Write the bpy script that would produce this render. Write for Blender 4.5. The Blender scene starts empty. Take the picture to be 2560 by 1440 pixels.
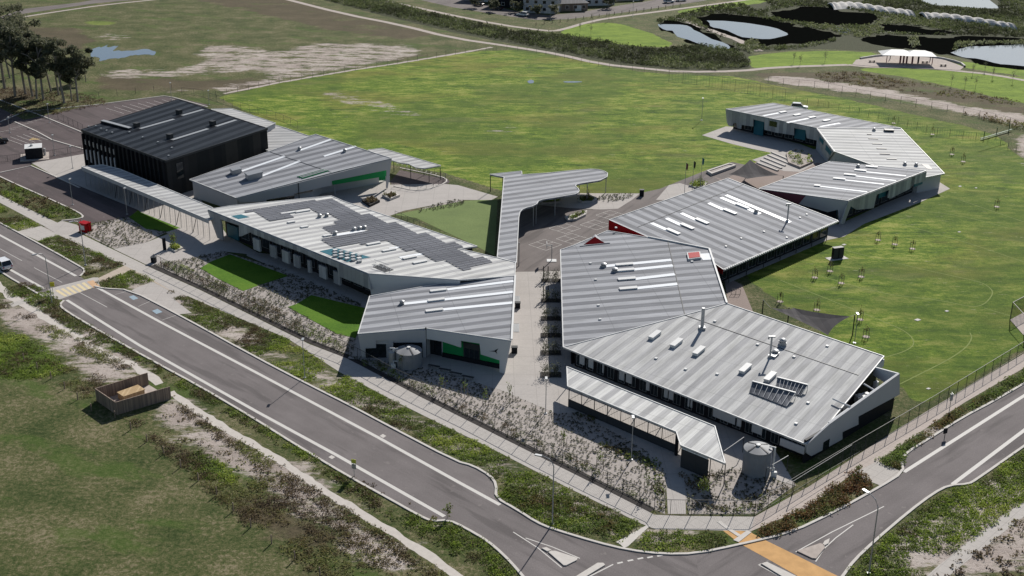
import bpy, math, random
import numpy as np
from mathutils import Vector
from mathutils.geometry import tessellate_polygon
rng = np.random.default_rng(7); random.seed(7)
sc = bpy.context.scene
R = math.radians
# ---------------------------------------------------------------- camera, sky, sun, exposure
FOC, TH, RO, CH = 3025., R(22.0), R(0.45), 80.0        # focal length in pixels of a 2560 frame, pitch, roll, height
cam = bpy.data.cameras.new('camera'); camo = bpy.data.objects.new('camera', cam); sc.collection.objects.link(camo)
camo.location = (0, 0, CH); camo.rotation_mode = 'XYZ'
from mathutils import Matrix
camo.matrix_world = Matrix.Translation((0, 0, CH)) @ Matrix.Rotation(R(90)-TH, 4, 'X') @ Matrix.Rotation(RO, 4, 'Z')
cam.sensor_width = 36; cam.lens = 36*FOC/2560; cam.clip_start = 1; cam.clip_end = 8000
sc.camera = camo
SUN_AZ, SUN_EL = 68.0, 32.0      # math angle of the sun's ground direction, elevation
w = bpy.data.worlds.new("World"); sc.world = w; w.use_nodes = True
nt = w.node_tree; sky = nt.nodes.new('ShaderNodeTexSky'); sky.sky_type = 'NISHITA'; sky.sun_disc = False
sky.sun_elevation = R(SUN_EL); sky.sun_rotation = R(90-SUN_AZ)
sky.air_density = 1.0; sky.dust_density = 0.6; sky.ozone_density = 1.0
nt.links.new(sky.outputs[0], nt.nodes['Background'].inputs[0]); nt.nodes['Background'].inputs[1].default_value = 0.05
sl = bpy.data.lights.new('sun', 'SUN'); sl.energy = 4.3; sl.angle = R(0.5); sl.color = (1, .955, .89)
so = bpy.data.objects.new('sun', sl); sc.collection.objects.link(so)
sd = Vector((math.cos(R(SUN_AZ))*math.cos(R(SUN_EL)), math.sin(R(SUN_AZ))*math.cos(R(SUN_EL)), math.sin(R(SUN_EL))))
so.rotation_euler = sd.to_track_quat('Z', 'Y').to_euler(); so.location = (0, 200, 200)
vs = sc.view_settings; vs.view_transform = 'Standard'; vs.look = 'None'; vs.gamma = 1; vs.exposure = 0.55
sc.cycles.max_bounces = 4; sc.cycles.transparent_max_bounces = 8
# ---------------------------------------------------------------- surveying helpers: photograph pixel -> point at a known height
cr, sr, cth, sth = math.cos(RO), math.sin(RO), math.cos(TH), math.sin(TH)
def ray(x, y):
    u = (x-1280)/FOC; v = -(y-720)/FOC
    u, v = u*cr-v*sr, u*sr+v*cr
    return np.array((u, cth+v*sth, -sth+v*cth))
def P(x, y, z=0.0):
    d = ray(x, y); t = (z-CH)/d[2]
    return np.array((d[0]*t, d[1]*t, z))
def proj(X, Y, Z):
    dz = Z-CH; f = Y*cth-dz*sth; a = X/f; b = (Y*sth+dz*cth)/f
    a, b = a*cr+b*sr, -a*sr+b*cr
    return 1280+FOC*a, 720-FOC*b
class Plane:
    def __init__(s, a, b, c):
        s.p = P(*a); s.n = np.cross(P(*b)-s.p, P(*c)-s.p); s.n /= np.linalg.norm(s.n)
        if s.n[2] < 0: s.n = -s.n
    def at(s, x, y, up=0):
        d = ray(x, y); o = np.array((0, 0, CH)); t = np.dot(s.p-o, s.n)/np.dot(d, s.n)
        return o+d*t+np.array((0, 0, up))
    def z(s, x, y): return s.p[2]-(s.n[0]*(x-s.p[0])+s.n[1]*(y-s.p[1]))/s.n[2]
# ---------------------------------------------------------------- objects
ORG = {}
def tag(o, label=None, cat=None, group=None, kind=None):
    if label: o['label'] = label
    if cat: o['category'] = cat
    if group: o['group'] = group
    if kind: o['kind'] = kind
    return o
def thing(name, label, cat, loc, group=None):
    o = bpy.data.objects.new(name, None); sc.collection.objects.link(o); o.location = tuple(loc); o.empty_display_size = .5
    ORG[o.name] = np.array(loc, float); return tag(o, label, cat, group)
class MB:
    def __init__(s): s.v = []; s.f = []; s.uv = []
    def face(s, pts, uv=None):
        n = len(s.v); pts = [np.array(p, float) for p in pts]; s.v += pts
        s.f.append(list(range(n, n+len(pts))))
        if uv is None:
            a = pts[0]; nn = np.cross(pts[1]-a, pts[2]-a)
            if abs(nn[2]) < .5*np.linalg.norm(nn)+1e-9:
                d = max(((q-p)[:2] for p in pts for q in pts), key=lambda e: np.hypot(*e)); d = d/(np.hypot(*d)+1e-9)
                uv = [(float(np.dot(p[:2], d)), p[2]) for p in pts]
            else: uv = [(p[0], p[1]) for p in pts]
        s.uv.append(uv)
    def ngon(s, pts, uvf=None, flip=False):
        for t in tessellate_polygon([[Vector(p) for p in pts]]):
            q = [pts[i] for i in t]
            nz = np.cross(np.array(q[1])-q[0], np.array(q[2])-q[0])[2]
            if (nz < 0) != flip: q = q[::-1]
            s.face(q, [uvf(p) for p in q] if uvf else None)
    def box(s, c, u, v, h, z0=None):          # centre (x,y,z bottom), half vectors u,v (2d), height h
        c = np.array(c, float); u = np.array([*u, 0.])[:3]; v = np.array([*v, 0.])[:3]; H = np.array((0, 0, h))
        b = [c-u-v, c+u-v, c+u+v, c-u+v]; t = [p+H for p in b]
        s.hexa(b, t)
    def hexa(s, b, t, bottom=True):
        if np.cross((b[1]-b[0])[:2], (b[2]-b[1])[:2]) < 0: b = b[::-1]; t = t[::-1]
        n = len(b); s.face(t)
        if bottom: s.face(b[::-1])
        for i in range(n): j = (i+1) % n; s.face([b[i], b[j], t[j], t[i]])
    def bar(s, a, b, w, h=None):               # square bar between two points
        a = np.array(a, float); b = np.array(b, float); h = h or w; d = b-a; L = np.linalg.norm(d)
        if L < 1e-6: return
        d /= L; x = np.cross(d, (0, 0, 1)); x = np.array((1., 0, 0)) if np.linalg.norm(x) < 1e-3 else x/np.linalg.norm(x); y = np.cross(x, d)
        x = x*w/2; y = y*h/2; A = [a-x-y, a+x-y, a+x+y, a-x+y]; B = [p+b-a for p in A]
        s.face(A[::-1]); s.face(B)
        for i in range(4): j = (i+1) % 4; s.face([A[i], A[j], B[j], B[i]])
    def tube(s, pts, rad, n=8, cap=True):
        pts = [np.array(p, float) for p in pts]; rad = rad if hasattr(rad, '__len__') else [rad]*len(pts); rings = []
        for i, p in enumerate(pts):
            d = pts[min(i+1, len(pts)-1)]-pts[max(i-1, 0)]; d /= np.linalg.norm(d)+1e-9
            x = np.cross(d, (0.3, 1, 0.1) if abs(d[2]) > .8 else (0, 0, 1)); x /= np.linalg.norm(x); y = np.cross(d, x)
            rings.append([p+rad[i]*(x*math.cos(k*2*math.pi/n)+y*math.sin(k*2*math.pi/n)) for k in range(n)])
        for a, b in zip(rings, rings[1:]):
            for k in range(n): m = (k+1) % n; s.face([a[k], a[m], b[m], b[k]])
        if cap: s.face(rings[-1]); s.face(rings[0][::-1])
    def lathe(s, c, prof, n=24):
        c = np.array(c, float); rr = [[c+np.array((r*math.cos(k*2*math.pi/n), r*math.sin(k*2*math.pi/n), z)) for k in range(n)] for r, z in prof]
        for a, b in zip(rr, rr[1:]):
            for k in range(n): m = (k+1) % n; s.face([a[k], a[m], b[m], b[k]])
        s.face(rr[-1])
    def slab(s, poly, th, uvf=None):           # poly = top points
        s.ngon(poly, uvf); T = np.array((0, 0, th)); bot = [p-T for p in poly]; s.ngon(bot, uvf, flip=True)
        ar = sum(poly[i][0]*poly[(i+1) % len(poly)][1]-poly[(i+1) % len(poly)][0]*poly[i][1] for i in range(len(poly)))
        for i in range(len(poly)):
            j = (i+1) % len(poly); q = [bot[i], bot[j], poly[j], poly[i]]; s.face(q if ar > 0 else q[::-1])
    def prism(s, poly, z0, ztop):              # vertical walls of a plan polygon, ztop(x,y)
        ar = sum(poly[i][0]*poly[(i+1) % len(poly)][1]-poly[(i+1) % len(poly)][0]*poly[i][1] for i in range(len(poly)))
        for i in range(len(poly)):
            a, b = poly[i], poly[(i+1) % len(poly)]
            q = [(a[0], a[1], z0), (b[0], b[1], z0), (b[0], b[1], ztop(b[0], b[1])), (a[0], a[1], ztop(a[0], a[1]))]
            s.face(q if ar > 0 else q[::-1])
        s.ngon([np.array((p[0], p[1], ztop(p[0], p[1]))) for p in poly])
    def build(s, name, mat, parent=None, smooth=False):
        me = bpy.data.meshes.new(name); o = bpy.data.objects.new(name, me); sc.collection.objects.link(o)
        V = np.array(s.v, float)
        if parent is not None:
            g = ORG[parent.name]; o.parent = parent; ORG[o.name] = g
        else:
            g = V.mean(0); g[2] = V[:, 2].min(); o.location = g; ORG[o.name] = g
        me.from_pydata((V-g).tolist(), [], s.f); uvl = me.uv_layers.new(name='UVMap')
        flat = [c for f in s.uv for q in f for c in q[:2]]; uvl.data.foreach_set('uv', flat)
        me.materials.append(mat)
        if smooth: me.shade_smooth()
        return o
def npmesh(name, V, F, mat, parent=None, tone=None):
    me = bpy.data.meshes.new(name); o = bpy.data.objects.new(name, me); sc.collection.objects.link(o)
    V = np.asarray(V, float)
    if parent is not None: g = ORG[parent.name]; o.parent = parent; ORG[o.name] = g
    else: g = V.mean(0); g[2] = 0; o.location = g
    V = V-g; F = np.asarray(F); k = F.shape[1]
    me.vertices.add(len(V)); me.vertices.foreach_set('co', V.ravel()); me.loops.add(F.size); me.loops.foreach_set('vertex_index', F.ravel().astype(np.int32))
    me.polygons.add(len(F)); me.polygons.foreach_set('loop_start', np.arange(0, F.size, k, dtype=np.int32)); me.update(); me.validate()
    if tone is not None:
        a = me.attributes.new('tone', 'FLOAT', 'FACE'); a.data.foreach_set('value', np.asarray(tone, np.float32))
    me.materials.append(mat); return o
def copy_tree(o, parent=None, loc=None, rz=None, label=None, sca=None):
    kids = [c for c in bpy.data.objects if c.parent == o] if not hasattr(o, 'kids') else o.kids
    c = o.copy(); sc.collection.objects.link(c)
    if parent: c.parent = parent
    if loc is not None: c.location = tuple(loc)
    if rz is not None: c.rotation_euler.z = rz
    if sca is not None: c.scale = (sca,)*3
    if label: c['label'] = label
    for k in kids: copy_tree(k, c)
    return c
# ---------------------------------------------------------------- noise in numpy
_T = rng.random((256, 256))
def vnoise(x, y, s):
    x = np.asarray(x)*s+1000; y = np.asarray(y)*s+1000; i = np.floor(x).astype(int); j = np.floor(y).astype(int); fx = x-i; fy = y-j
    fx = fx*fx*(3-2*fx); fy = fy*fy*(3-2*fy); g = lambda a, b: _T[a % 256, b % 256]
    return (g(i, j)*(1-fx)+g(i+1, j)*fx)*(1-fy)+(g(i, j+1)*(1-fx)+g(i+1, j+1)*fx)*fy
def fbm(x, y, s): return (vnoise(x, y, s)+.5*vnoise(x, y, s*2.1)+.25*vnoise(x, y, s*4.3))/1.75
def inpoly(X, Y, poly):
    ins = np.zeros(np.shape(X), bool); n = len(poly)
    for i in range(n):
        x0, y0 = poly[i][:2]; x1, y1 = poly[(i+1) % n][:2]
        if y0 == y1: continue
        c = ((y0 > Y) != (y1 > Y)) & (X < (x1-x0)*(Y-y0)/(y1-y0)+x0); ins ^= c
    return ins
# ---------------------------------------------------------------- materials
def M(name, rough=.8, spec=.3, metal=0):
    m = bpy.data.materials.new(name); m.use_nodes = True; b = m.node_tree.nodes['Principled BSDF']
    b.inputs['Roughness'].default_value = rough; b.inputs['Specular IOR Level'].default_value = spec; b.inputs['Metallic'].default_value = metal
    return m, m.node_tree, b
class N:
    def __init__(s, t): s.t = t
    def n(s, ty, **k):
        o = s.t.nodes.new(ty)
        for a, v in k.items(): setattr(o, a, v)
        return o
    def l(s, a, b): s.t.links.new(a, b)
    def set(s, sock, v):
        if hasattr(v, 'is_output') or isinstance(v, bpy.types.NodeSocket): s.l(v, sock)
        else: sock.default_value = v
    def math(s, op, a, b=0., c=0., clamp=False):
        m = s.n('ShaderNodeMath', operation=op, use_clamp=clamp)
        for k, v in zip(m.inputs, (a, b, c)): s.set(k, v)
        return m.outputs[0]
    def mix(s, f, a, b, mode='MIX'):
        m = s.n('ShaderNodeMix', data_type='RGBA', blend_type=mode); s.set(m.inputs[0], f)
        for k, v in ((m.inputs[6], a), (m.inputs[7], b)): s.set(k, (*v, 1) if isinstance(v, tuple) and len(v) == 3 else v)
        return m.outputs[2]
    def map(s, vec, sc_=(1, 1, 1), rz=0):
        if rz and sc_ != (1, 1, 1): vec = s.map(vec, (1, 1, 1), rz); rz = 0
        m = s.n('ShaderNodeMapping'); s.l(vec, m.inputs[0]); m.inputs['Scale'].default_value = sc_; m.inputs['Rotation'].default_value = (0, 0, rz); return m.outputs[0]
    def noise(s, vec, scale, det=4, rough=.55):
        m = s.n('ShaderNodeTexNoise'); s.l(vec, m.inputs['Vector']); m.inputs['Scale'].default_value = scale; m.inputs['Detail'].default_value = det; m.inputs['Roughness'].default_value = rough
        return m.outputs[0]
    def ramp(s, f, stops):
        m = s.n('ShaderNodeValToRGB'); s.l(f, m.inputs[0]); e = m.color_ramp.elements
        while len(e) < len(stops): e.new(.5)
        for k, (p, c) in zip(e, stops): k.position = p; k.color = (*c, 1)
        return m.outputs[0]
    def ss(s, x, a, b):
        m = s.n('ShaderNodeMapRange', interpolation_type='SMOOTHSTEP'); s.set(m.inputs[0], x); s.set(m.inputs[1], a); s.set(m.inputs[2], b); return m.outputs[0]
    def geo(s): return s.n('ShaderNodeNewGeometry').outputs['Position']
    def uv(s): return s.n('ShaderNodeTexCoord').outputs['UV']
    def bump(s, b, h, st=.4, d=.1):
        m = s.n('ShaderNodeBump'); m.inputs['Strength'].default_value = st; m.inputs['Distance'].default_value = d; s.l(h, m.inputs['Height']); s.l(m.outputs[0], b.inputs['Normal'])
def plain(name, col, rough=.75, var=.12, scale=1.2, metal=0, spec=None):
    spec = spec if spec is not None else (.3 if rough < .3 else .1)
    m, t, b = M(name, rough, spec, metal); n = N(t); f = n.noise(n.geo(), scale, 5)
    c = n.mix(f, tuple(x*(1-var) for x in col), tuple(min(1, x*(1+var)) for x in col)); n.l(c, b.inputs[0]); return m
def roofmat(name, light, dark, bw=1.35, rough=.42, var=.10, seam=.45):
    m, t, b = M(name, rough, .04); n = N(t); uv = n.uv(); sp = n.n('ShaderNodeSeparateXYZ'); n.l(uv, sp.inputs[0]); u, v = sp.outputs[0], sp.outputs[1]
    k = n.math('DIVIDE', u, bw); fl = n.math('FLOOR', k)
    wn = n.n('ShaderNodeTexWhiteNoise', noise_dimensions='1D'); n.l(fl, wn.inputs['W'])
    alt = n.math('MODULO', n.math('ABSOLUTE', fl), 2.)
    f = n.math('ADD', n.math('MULTIPLY', alt, .72), n.math('MULTIPLY', wn.outputs[0], .28))
    fr = n.math('FRACT', k)
    c = n.mix(f, dark, light)
    mm = n.map(uv, (1.6, .10, 1)); f2 = n.noise(mm, 1., 4, .6); c = n.mix(n.math('MULTIPLY', f2, .9), c, tuple(x*(1-var*1.6) for x in dark), 'MIX') if False else c
    c = n.mix(1., c, n.ramp(f2, [(.25, (1-var,)*3), (.75, (1+var*.5,)*3)]), 'MULTIPLY')
    st = n.noise(n.map(uv, (.9, .12, 1)), 1., 5, .65); c = n.mix(1., c, n.ramp(st, [(.34, (.80, .80, .79)), (.5, (.97,)*3), (.68, (1.10,)*3)]), 'MULTIPLY'); lap = n.math('LESS_THAN', n.math('FRACT', n.math('DIVIDE', v, 9.3)), .012); c = n.mix(n.math('MULTIPLY', lap, .35), c, tuple(x*.5 for x in dark))
    sm = n.math('FRACT', n.math('DIVIDE', u, seam)); ln = n.math('LESS_THAN', sm, .10)
    c = n.mix(n.math('MULTIPLY', ln, .28), c, tuple(x*.4 for x in dark))
    n.l(c, b.inputs[0]); n.bump(b, n.math('PINGPONG', n.math('DIVIDE', u, seam/2), 1.), .25, .03); return m
def clad(name, cols, pw=.9, rough=.6):
    m, t, b = M(name, rough, .08); n = N(t); uv = n.uv(); sp = n.n('ShaderNodeSeparateXYZ'); n.l(uv, sp.inputs[0]); k = n.math('DIVIDE', sp.outputs[0], pw)
    wn = n.n('ShaderNodeTexWhiteNoise', noise_dimensions='1D'); n.l(n.math('FLOOR', k), wn.inputs['W'])
    r = n.ramp(wn.outputs[0], [((i+.02)/len(cols), c) for i, c in enumerate(cols)]); r.node.color_ramp.interpolation = 'CONSTANT' if len(cols) > 1 else 'LINEAR'
    ln = n.math('LESS_THAN', n.math('FRACT', k), .05); c = n.mix(n.math('MULTIPLY', ln, .4), r, (.03, .03, .035))
    f = n.noise(n.geo(), .8, 4); c = n.mix(1., c, n.ramp(f, [(.3, (.9,)*3), (.7, (1.06,)*3)]), 'MULTIPLY'); n.l(c, b.inputs[0]); return m
def concrete(name, col, joint=3.0, ang=-44, var=.12, jd=.45, jw=.03):
    m, t, b = M(name, .9, .08); n = N(t); g = n.geo(); mp = n.map(g, (1, 1, 1), R(-ang)); sp = n.n('ShaderNodeSeparateXYZ'); n.l(mp, sp.inputs[0])
    ja = n.math('LESS_THAN', n.math('FRACT', n.math('DIVIDE', sp.outputs[0], joint)), jw); jb = n.math('LESS_THAN', n.math('FRACT', n.math('DIVIDE', sp.outputs[1], joint)), jw)
    j = n.math('MAXIMUM', ja, jb); f = n.noise(g, .35, 8, .65); c = n.mix(f, tuple(x*(1-var*2) for x in col), tuple(x*(1+var) for x in col))
    f2 = n.noise(g, 3., 5, .7); c = n.mix(1., c, n.ramp(f2, [(.3, (.9,)*3), (.7, (1.05,)*3)]), 'MULTIPLY')
    c = n.mix(n.math('MULTIPLY', j, jd), c, tuple(x*.35 for x in col)); n.l(c, b.inputs[0]); return m
def asphalt(name, col, ang, pink=0.):
    m, t, b = M(name, .9, .1); n = N(t); g = n.geo(); s = n.noise(n.map(g, (.05, .8, 1), R(-ang)), 1., 5, .6); f = n.noise(g, .12, 6, .6); fine = n.noise(g, 6., 4, .7)
    c = n.mix(s, tuple(x*.8 for x in col), tuple(x*1.25 for x in col)); c = n.mix(1., c, n.ramp(f, [(.3, (.85,)*3), (.7, (1.12,)*3)]), 'MULTIPLY')
    c = n.mix(1., c, n.ramp(fine, [(.3, (.82,)*3), (.75, (1.18,)*3)]), 'MULTIPLY')
    pt = n.noise(n.map(g, (.06, .5, 1), R(-ang)), .9, 3); c = n.mix(n.math('MULTIPLY', n.ss(pt, .52, .64), .38), c, (.05, .045, .045)); pk = n.noise(g, .9, 3); c = n.mix(n.math('MULTIPLY', n.ss(pk, .66, .70), .35), c, (.26, .235, .22)); n.l(c, b.inputs[0]); n.bump(b, fine, .15, .02); return m
def foliage(name, stops, rough=.7, trans=.0):
    m, t, b = M(name, rough, .2); n = N(t); a = n.n('ShaderNodeAttribute', attribute_name='tone'); f = n.noise(n.geo(), .25, 3)
    x = n.math('ADD', n.math('MULTIPLY', a.outputs['Fac'], .75), n.math('MULTIPLY', f, .25)); col = n.ramp(x, stops); n.l(col, b.inputs[0]); tr = n.n('ShaderNodeBsdfTranslucent'); n.l(col, tr.inputs[0]); mx = n.n('ShaderNodeMixShader'); mx.inputs[0].default_value = .4; n.l(b.outputs[0], mx.inputs[1]); n.l(tr.outputs[0], mx.inputs[2]); n.l(mx.outputs[0], t.nodes['Material Output'].inputs[0]); return m
def grassmat(name, a, b_, c_, stripes=0.):
    m, t, b = M(name, .9, .1); n = N(t); g = n.geo(); f = n.noise(n.map(g, (1, 1.6, 1)), .14, 9, .7); f2 = n.noise(g, 2.2, 6, .75)
    x = n.math('ADD', n.math('MULTIPLY', f, .6), n.math('MULTIPLY', f2, .4)); n.l(n.ramp(x, [(.32, a), (.5, b_), (.68, c_)]), b.inputs[0]); n.bump(b, f2, .5, .15); return m
MA = {}
MA['roof'] = roofmat('zinc_roof', (.385, .393, .415), (.185, .19, .207), rough=.7)
MA['roofL'] = roofmat('pale_zinc_roof', (.53, .53, .52), (.35, .35, .357), 1.05, .7, .16)
MA['roofW'] = roofmat('bright_zinc_roof', (.64, .64, .62), (.38, .38, .385), 1.1, .7, .14)
MA['roofK'] = roofmat('charcoal_roof', (.040, .046, .056), (.008, .010, .014), 1.6, .45, .1, .5)
MA['strip'] = plain('translucent_strip', (.80, .82, .84), .3, .05)
MA['white'] = plain('white_metal', (.62, .62, .61), .45, .06)
MA['galv'] = plain('galvanised_steel', (.36, .37, .38), .45, .15, 3, .4)
MA['dgal'] = plain('dark_steel', (.05, .052, .055), .5, .15, 3)
MA['wall'] = clad('pale_cladding', [(.34, .345, .355), (.44, .445, .45), (.38, .385, .39), (.28, .285, .30)], 1.1)
MA['wallp'] = plain('fibre_cement_wall', (.42, .425, .44), .7, .06, .5)
MA['wallw'] = plain('white_rendered_wall', (.55, .56, .57), .7, .06, .5)
MA['black'] = clad('charcoal_cladding', [(.022, .024, .026), (.035, .035, .036), (.028, .029, .030), (.048, .046, .044)], 1.2)
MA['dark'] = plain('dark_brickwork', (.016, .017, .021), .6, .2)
MA['glass'] = plain('dark_glass', (.012, .018, .022), .08, .2, 1, 0, .6)
MA['teal'] = plain('teal_panel', (.03, .13, .17), .4, .15)
MA['green'] = plain('green_panel', (.02, .25, .08), .4, .08)
MA['red'] = plain('red_panel', (.36, .006, .010), .4, .06)
MA['maroon'] = plain('maroon_panel', (.17, .055, .07), .6, .08)
MA['solar'] = roofmat('solar_cells', (.22, .225, .245), (.12, .125, .14), .5, .25, .05, .5)
MA['frame'] = plain('panel_frame', (.30, .31, .33), .4, .05)
MA['conc'] = concrete('footpath_concrete', (.46, .43, .40), 1.5, -44, .07, .35, .04)
MA['conc2'] = concrete('plaza_concrete', (.44, .41, .385), 3.2, 1, .10, .35, .02)
MA['kerb'] = plain('kerb_concrete', (.52, .49, .455), .8, .15, 2)
MA['paint'] = plain('road_paint', (.55, .53, .50), .7, .12, 5)
MA['asL'] = asphalt('asphalt_left_road', (.165, .148, .146), -44)
MA['asR'] = asphalt('asphalt_right_road', (.165, .148, .146), 42)
MA['asC'] = asphalt('asphalt_carpark', (.105, .085, .086), -44)
MA['asP'] = asphalt('asphalt_court', (.165, .145, .138), 60)
MA['pathc'] = plain('pale_path', (.50, .46, .42), .95, .2, 1.5)
MA['gravel'] = plain('pale_gravel', (.40, .35, .315), .95, .35, 1.2)
MA['orange'] = plain('orange_surfacing', (.52, .31, .135), .9, .3, .8)
MA['water'] = plain('pond_water', (.10, .13, .17), .12, .1, .1, 0, .8)
MA['lawn'] = grassmat('mown_lawn', (.045, .11, .008), (.075, .16, .012), (.12, .20, .02))
MA['turf'] = grassmat('synthetic_turf', (.11, .15, .055), (.14, .19, .065), (.17, .22, .08))
MA['timber'] = clad('weathered_timber', [(.24, .185, .15), (.30, .235, .19), (.19, .15, .125)], .15)
MA['ply'] = clad('new_timber', [(.42, .30, .17), (.50, .37, .22)], .3)
MA['shade'] = clad('shade_cloth', [(.065, .062, .064), (.08, .076, .078), (.055, .053, .056)], .8, 1.)
MA['tank'] = plain('corrugated_tank', (.25, .255, .265), .5, .2, 1)
MA['bark'] = plain('pale_bark', (.27, .24, .21), .9, .3, 2)
MA['rubber'] = plain('tyre_rubber', (.012, .012, .013), .8, .1)
MA['pgrn'] = plain('green_post_paint', (.025, .09, .04), .6, .1)
MA['cream'] = plain('house_wall', (.30, .27, .25), .8, .15, .3)
MA['tile'] = clad('grey_roof_tiles', [(.11, .11, .12), (.14, .14, .15)], .4)
MA['rock'] = plain('pale_rock', (.55, .53, .50), .9, .3, 1.)
MA['plant'] = foliage('strappy_plants', [(.1, (.035, .04, .025)), (.45, (.085, .095, .045)), (.75, (.16, .17, .09)), (1, (.30, .28, .19))])
MA['weed'] = foliage('verge_plants', [(.10, (.13, .09, .055)), (.30, (.115, .125, .045)), (.50, (.14, .20, .04)), (.72, (.24, .32, .05)), (1, (.38, .41, .10))])
MA['weedb'] = foliage('brown_weeds', [(.1, (.11, .08, .055)), (.4, (.17, .135, .07)), (.7, (.20, .21, .07)), (1, (.26, .31, .10))])
MA['weedr'] = foliage('reddish_shrubs', [(.1, (.16, .08, .04)), (.35, (.15, .13, .05)), (.65, (.13, .19, .05)), (1, (.22, .29, .07))])
MA['reed'] = foliage('pond_reeds', [(.1, (.05, .055, .03)), (.5, (.10, .125, .05)), (.85, (.19, .21, .10)), (1, (.42, .43, .36))])
MA['gum'] = foliage('gum_leaves', [(.1, (.045, .055, .033)), (.5, (.12, .13, .08)), (1, (.28, .26, .18))])
MA['car_w'] = plain('white_car_paint', (.70, .71, .72), .2, .02, 1, 0, .6); MA['car_k'] = plain('dark_car_paint', (.02, .022, .026), .2, .02, 1, 0, .6)
MA['soil'] = plain('mulch_soil', (.36, .325, .30), .95, .35, 2.5); MA['mulchk'] = plain('black_mulch', (.05, .045, .043), .95, .3, 3)
MA['reedbed'] = plain('wet_dark_bank', (.004, .0045, .004), 1., .4, .5, 0, 0.)
MA['brick'] = concrete('brick_paving', (.29, .235, .21), .6, 30, .1, .3, .08)
# ================================================================ THE GROUND
LAWN = [[(545,243),(700,206),(870,176),(1010,155),(1130,136),(1200,128),(1290,124),(1380,137),(1480,158),(1590,178),(1680,186),(1830,190),(1960,218),(2150,255),(2300,290),(2400,312),(2480,335),(2540,380),(2600,420),(2600,850),(2310,1016),(2240,960),(1870,700),(1700,480),(1300,490),(1100,430),(900,400),(700,320)],
        [(320,545),(420,580),(560,630),(480,520),(380,490)]]
PARK = [[(1872,140),(1960,130),(2060,127),(2180,130),(2230,150),(2120,162),(1990,166),(1880,172)],[(2130,172),(2230,170),(2400,178),(2480,185),(2600,200),(2600,262),(2540,255),(2400,222),(2280,196),(2180,180)],
        [(2390,152),(2480,162),(2600,182),(2600,196),(2480,180),(2400,168)],[(1395,82),(1440,62),(1520,56),(1560,62),(1630,84),(1680,108),(1672,118),(1610,118),(1500,104)],[(1690,28),(1800,10),(1870,-5),(1960,-5),(1900,8),(1800,24),(1700,34)],
        [(200,52),(260,49),(310,54),(290,64),(230,66),(196,60)]]
DIRT = [[(200,88),(330,80),(352,96),(290,104),(220,100)],[(240,185),(300,168),(420,175),(500,150),(480,132),(520,112),(610,112),(700,128),(760,108),(900,106),(1040,112),(1060,135),(1000,152),(880,172),(740,196),(620,222),(540,235),(520,214),(700,190),(620,182),(470,190),(340,200),(250,196)],
        [(360,230),(480,215),(520,222),(420,238)],
        [(-20,735),(60,750),(140,790),(240,850),(330,905),(420,960),(250,968),(210,935),(150,900),(100,870),(0,820)],
        [(350,1000),(430,985),(520,1050),(640,1120),(780,1210),(880,1290),(1000,1360),(1100,1450),(900,1450),(860,1380),(760,1300),(640,1230),(520,1160),(440,1090),(370,1050)],
        [(30,740),(250,850),(500,1000),(760,1150),(1000,1300),(1280,1450),(1330,1450),(1122,1306),(750,1120),(389,908),(160,775),(100,735)],
        [(2300,1450),(2420,1370),(2600,1250),(2600,1450)],[(2110,1450),(2280,1280),(2450,1195),(2600,1100),(2600,1260),(2330,1450)],
        [(1885,192),(2000,190),(2100,206),(2250,228),(2400,262),(2600,290),(2600,332),(2480,300),(2350,272),(2200,242),(2050,222),(1930,205)],
        [(2536,350),(2570,330),(2620,340),(2620,470),(2570,420),(2545,390)],[(770,232),(850,225),(960,250),(1060,285),(1080,300),(980,290),(860,262)],[(1190,330),(1260,310),(1400,296),(1380,312),(1230,342)],[(1390,258),(1480,248),(1500,258),(1420,268)],
        [(0,498),(110,560),(320,662),(500,755),(860,935),(1250,1130),(1640,1310),(1600,1370),(1280,1280),(1240,1200),(960,1070),(640,900),(440,790),(0,560)],[(1900,1335),(2140,1165),(2340,1040),(2600,890),(2600,950),(2300,1120),(2180,1220)],
        [(1560,1320),(1900,1320),(1800,1385),(1600,1380)]]
BROWN = [[(1880,182),(2000,178),(2120,176),(2250,196),(2400,226),(2600,264),(2600,292),(2400,262),(2250,232),(2100,210),(2000,192),(1890,194)],[(480,0),(700,-10),(900,40),(1100,85),(1000,100),(800,70),(600,25)],[(520,235),(700,196),(760,190),(640,225)],
         [(-30,225),(60,215),(110,230),(80,250),(0,262)],[(0,60),(200,70),(240,100),(200,130),(60,100)],[(240,190),(500,200),(720,185),(640,215),(420,235),(240,225)],[(900,168),(1120,132),(1290,122),(1180,128),(1000,140)],
         [(240,1030),(290,1042),(420,1130),(560,1240),(700,1350),(810,1450),(940,1450),(860,1380),(700,1270),(560,1180),(400,1080),(330,1040)],[(100,920),(230,960),(240,1020),(150,960)]]
DARK = [[(780,-8),(930,-8),(1100,40),(1290,80),(1370,84),(1460,90),(1560,112),(1660,122),(1760,112),(1850,118),(1876,140),(1876,172),(1790,180),(1690,174),(1580,168),(1480,150),(1380,132),(1290,112),(1150,85),(960,40)],
        [(1640,60),(1700,40),(1900,-5),(2600,-5),(2600,170),(2480,165),(2380,140),(2200,130),(2050,122),(1880,132),(1790,118),(1700,80)]]
MOSS = [[(0,825),(60,835),(110,868),(150,905),(120,940),(40,950),(-30,930),(-30,830)]]
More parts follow.
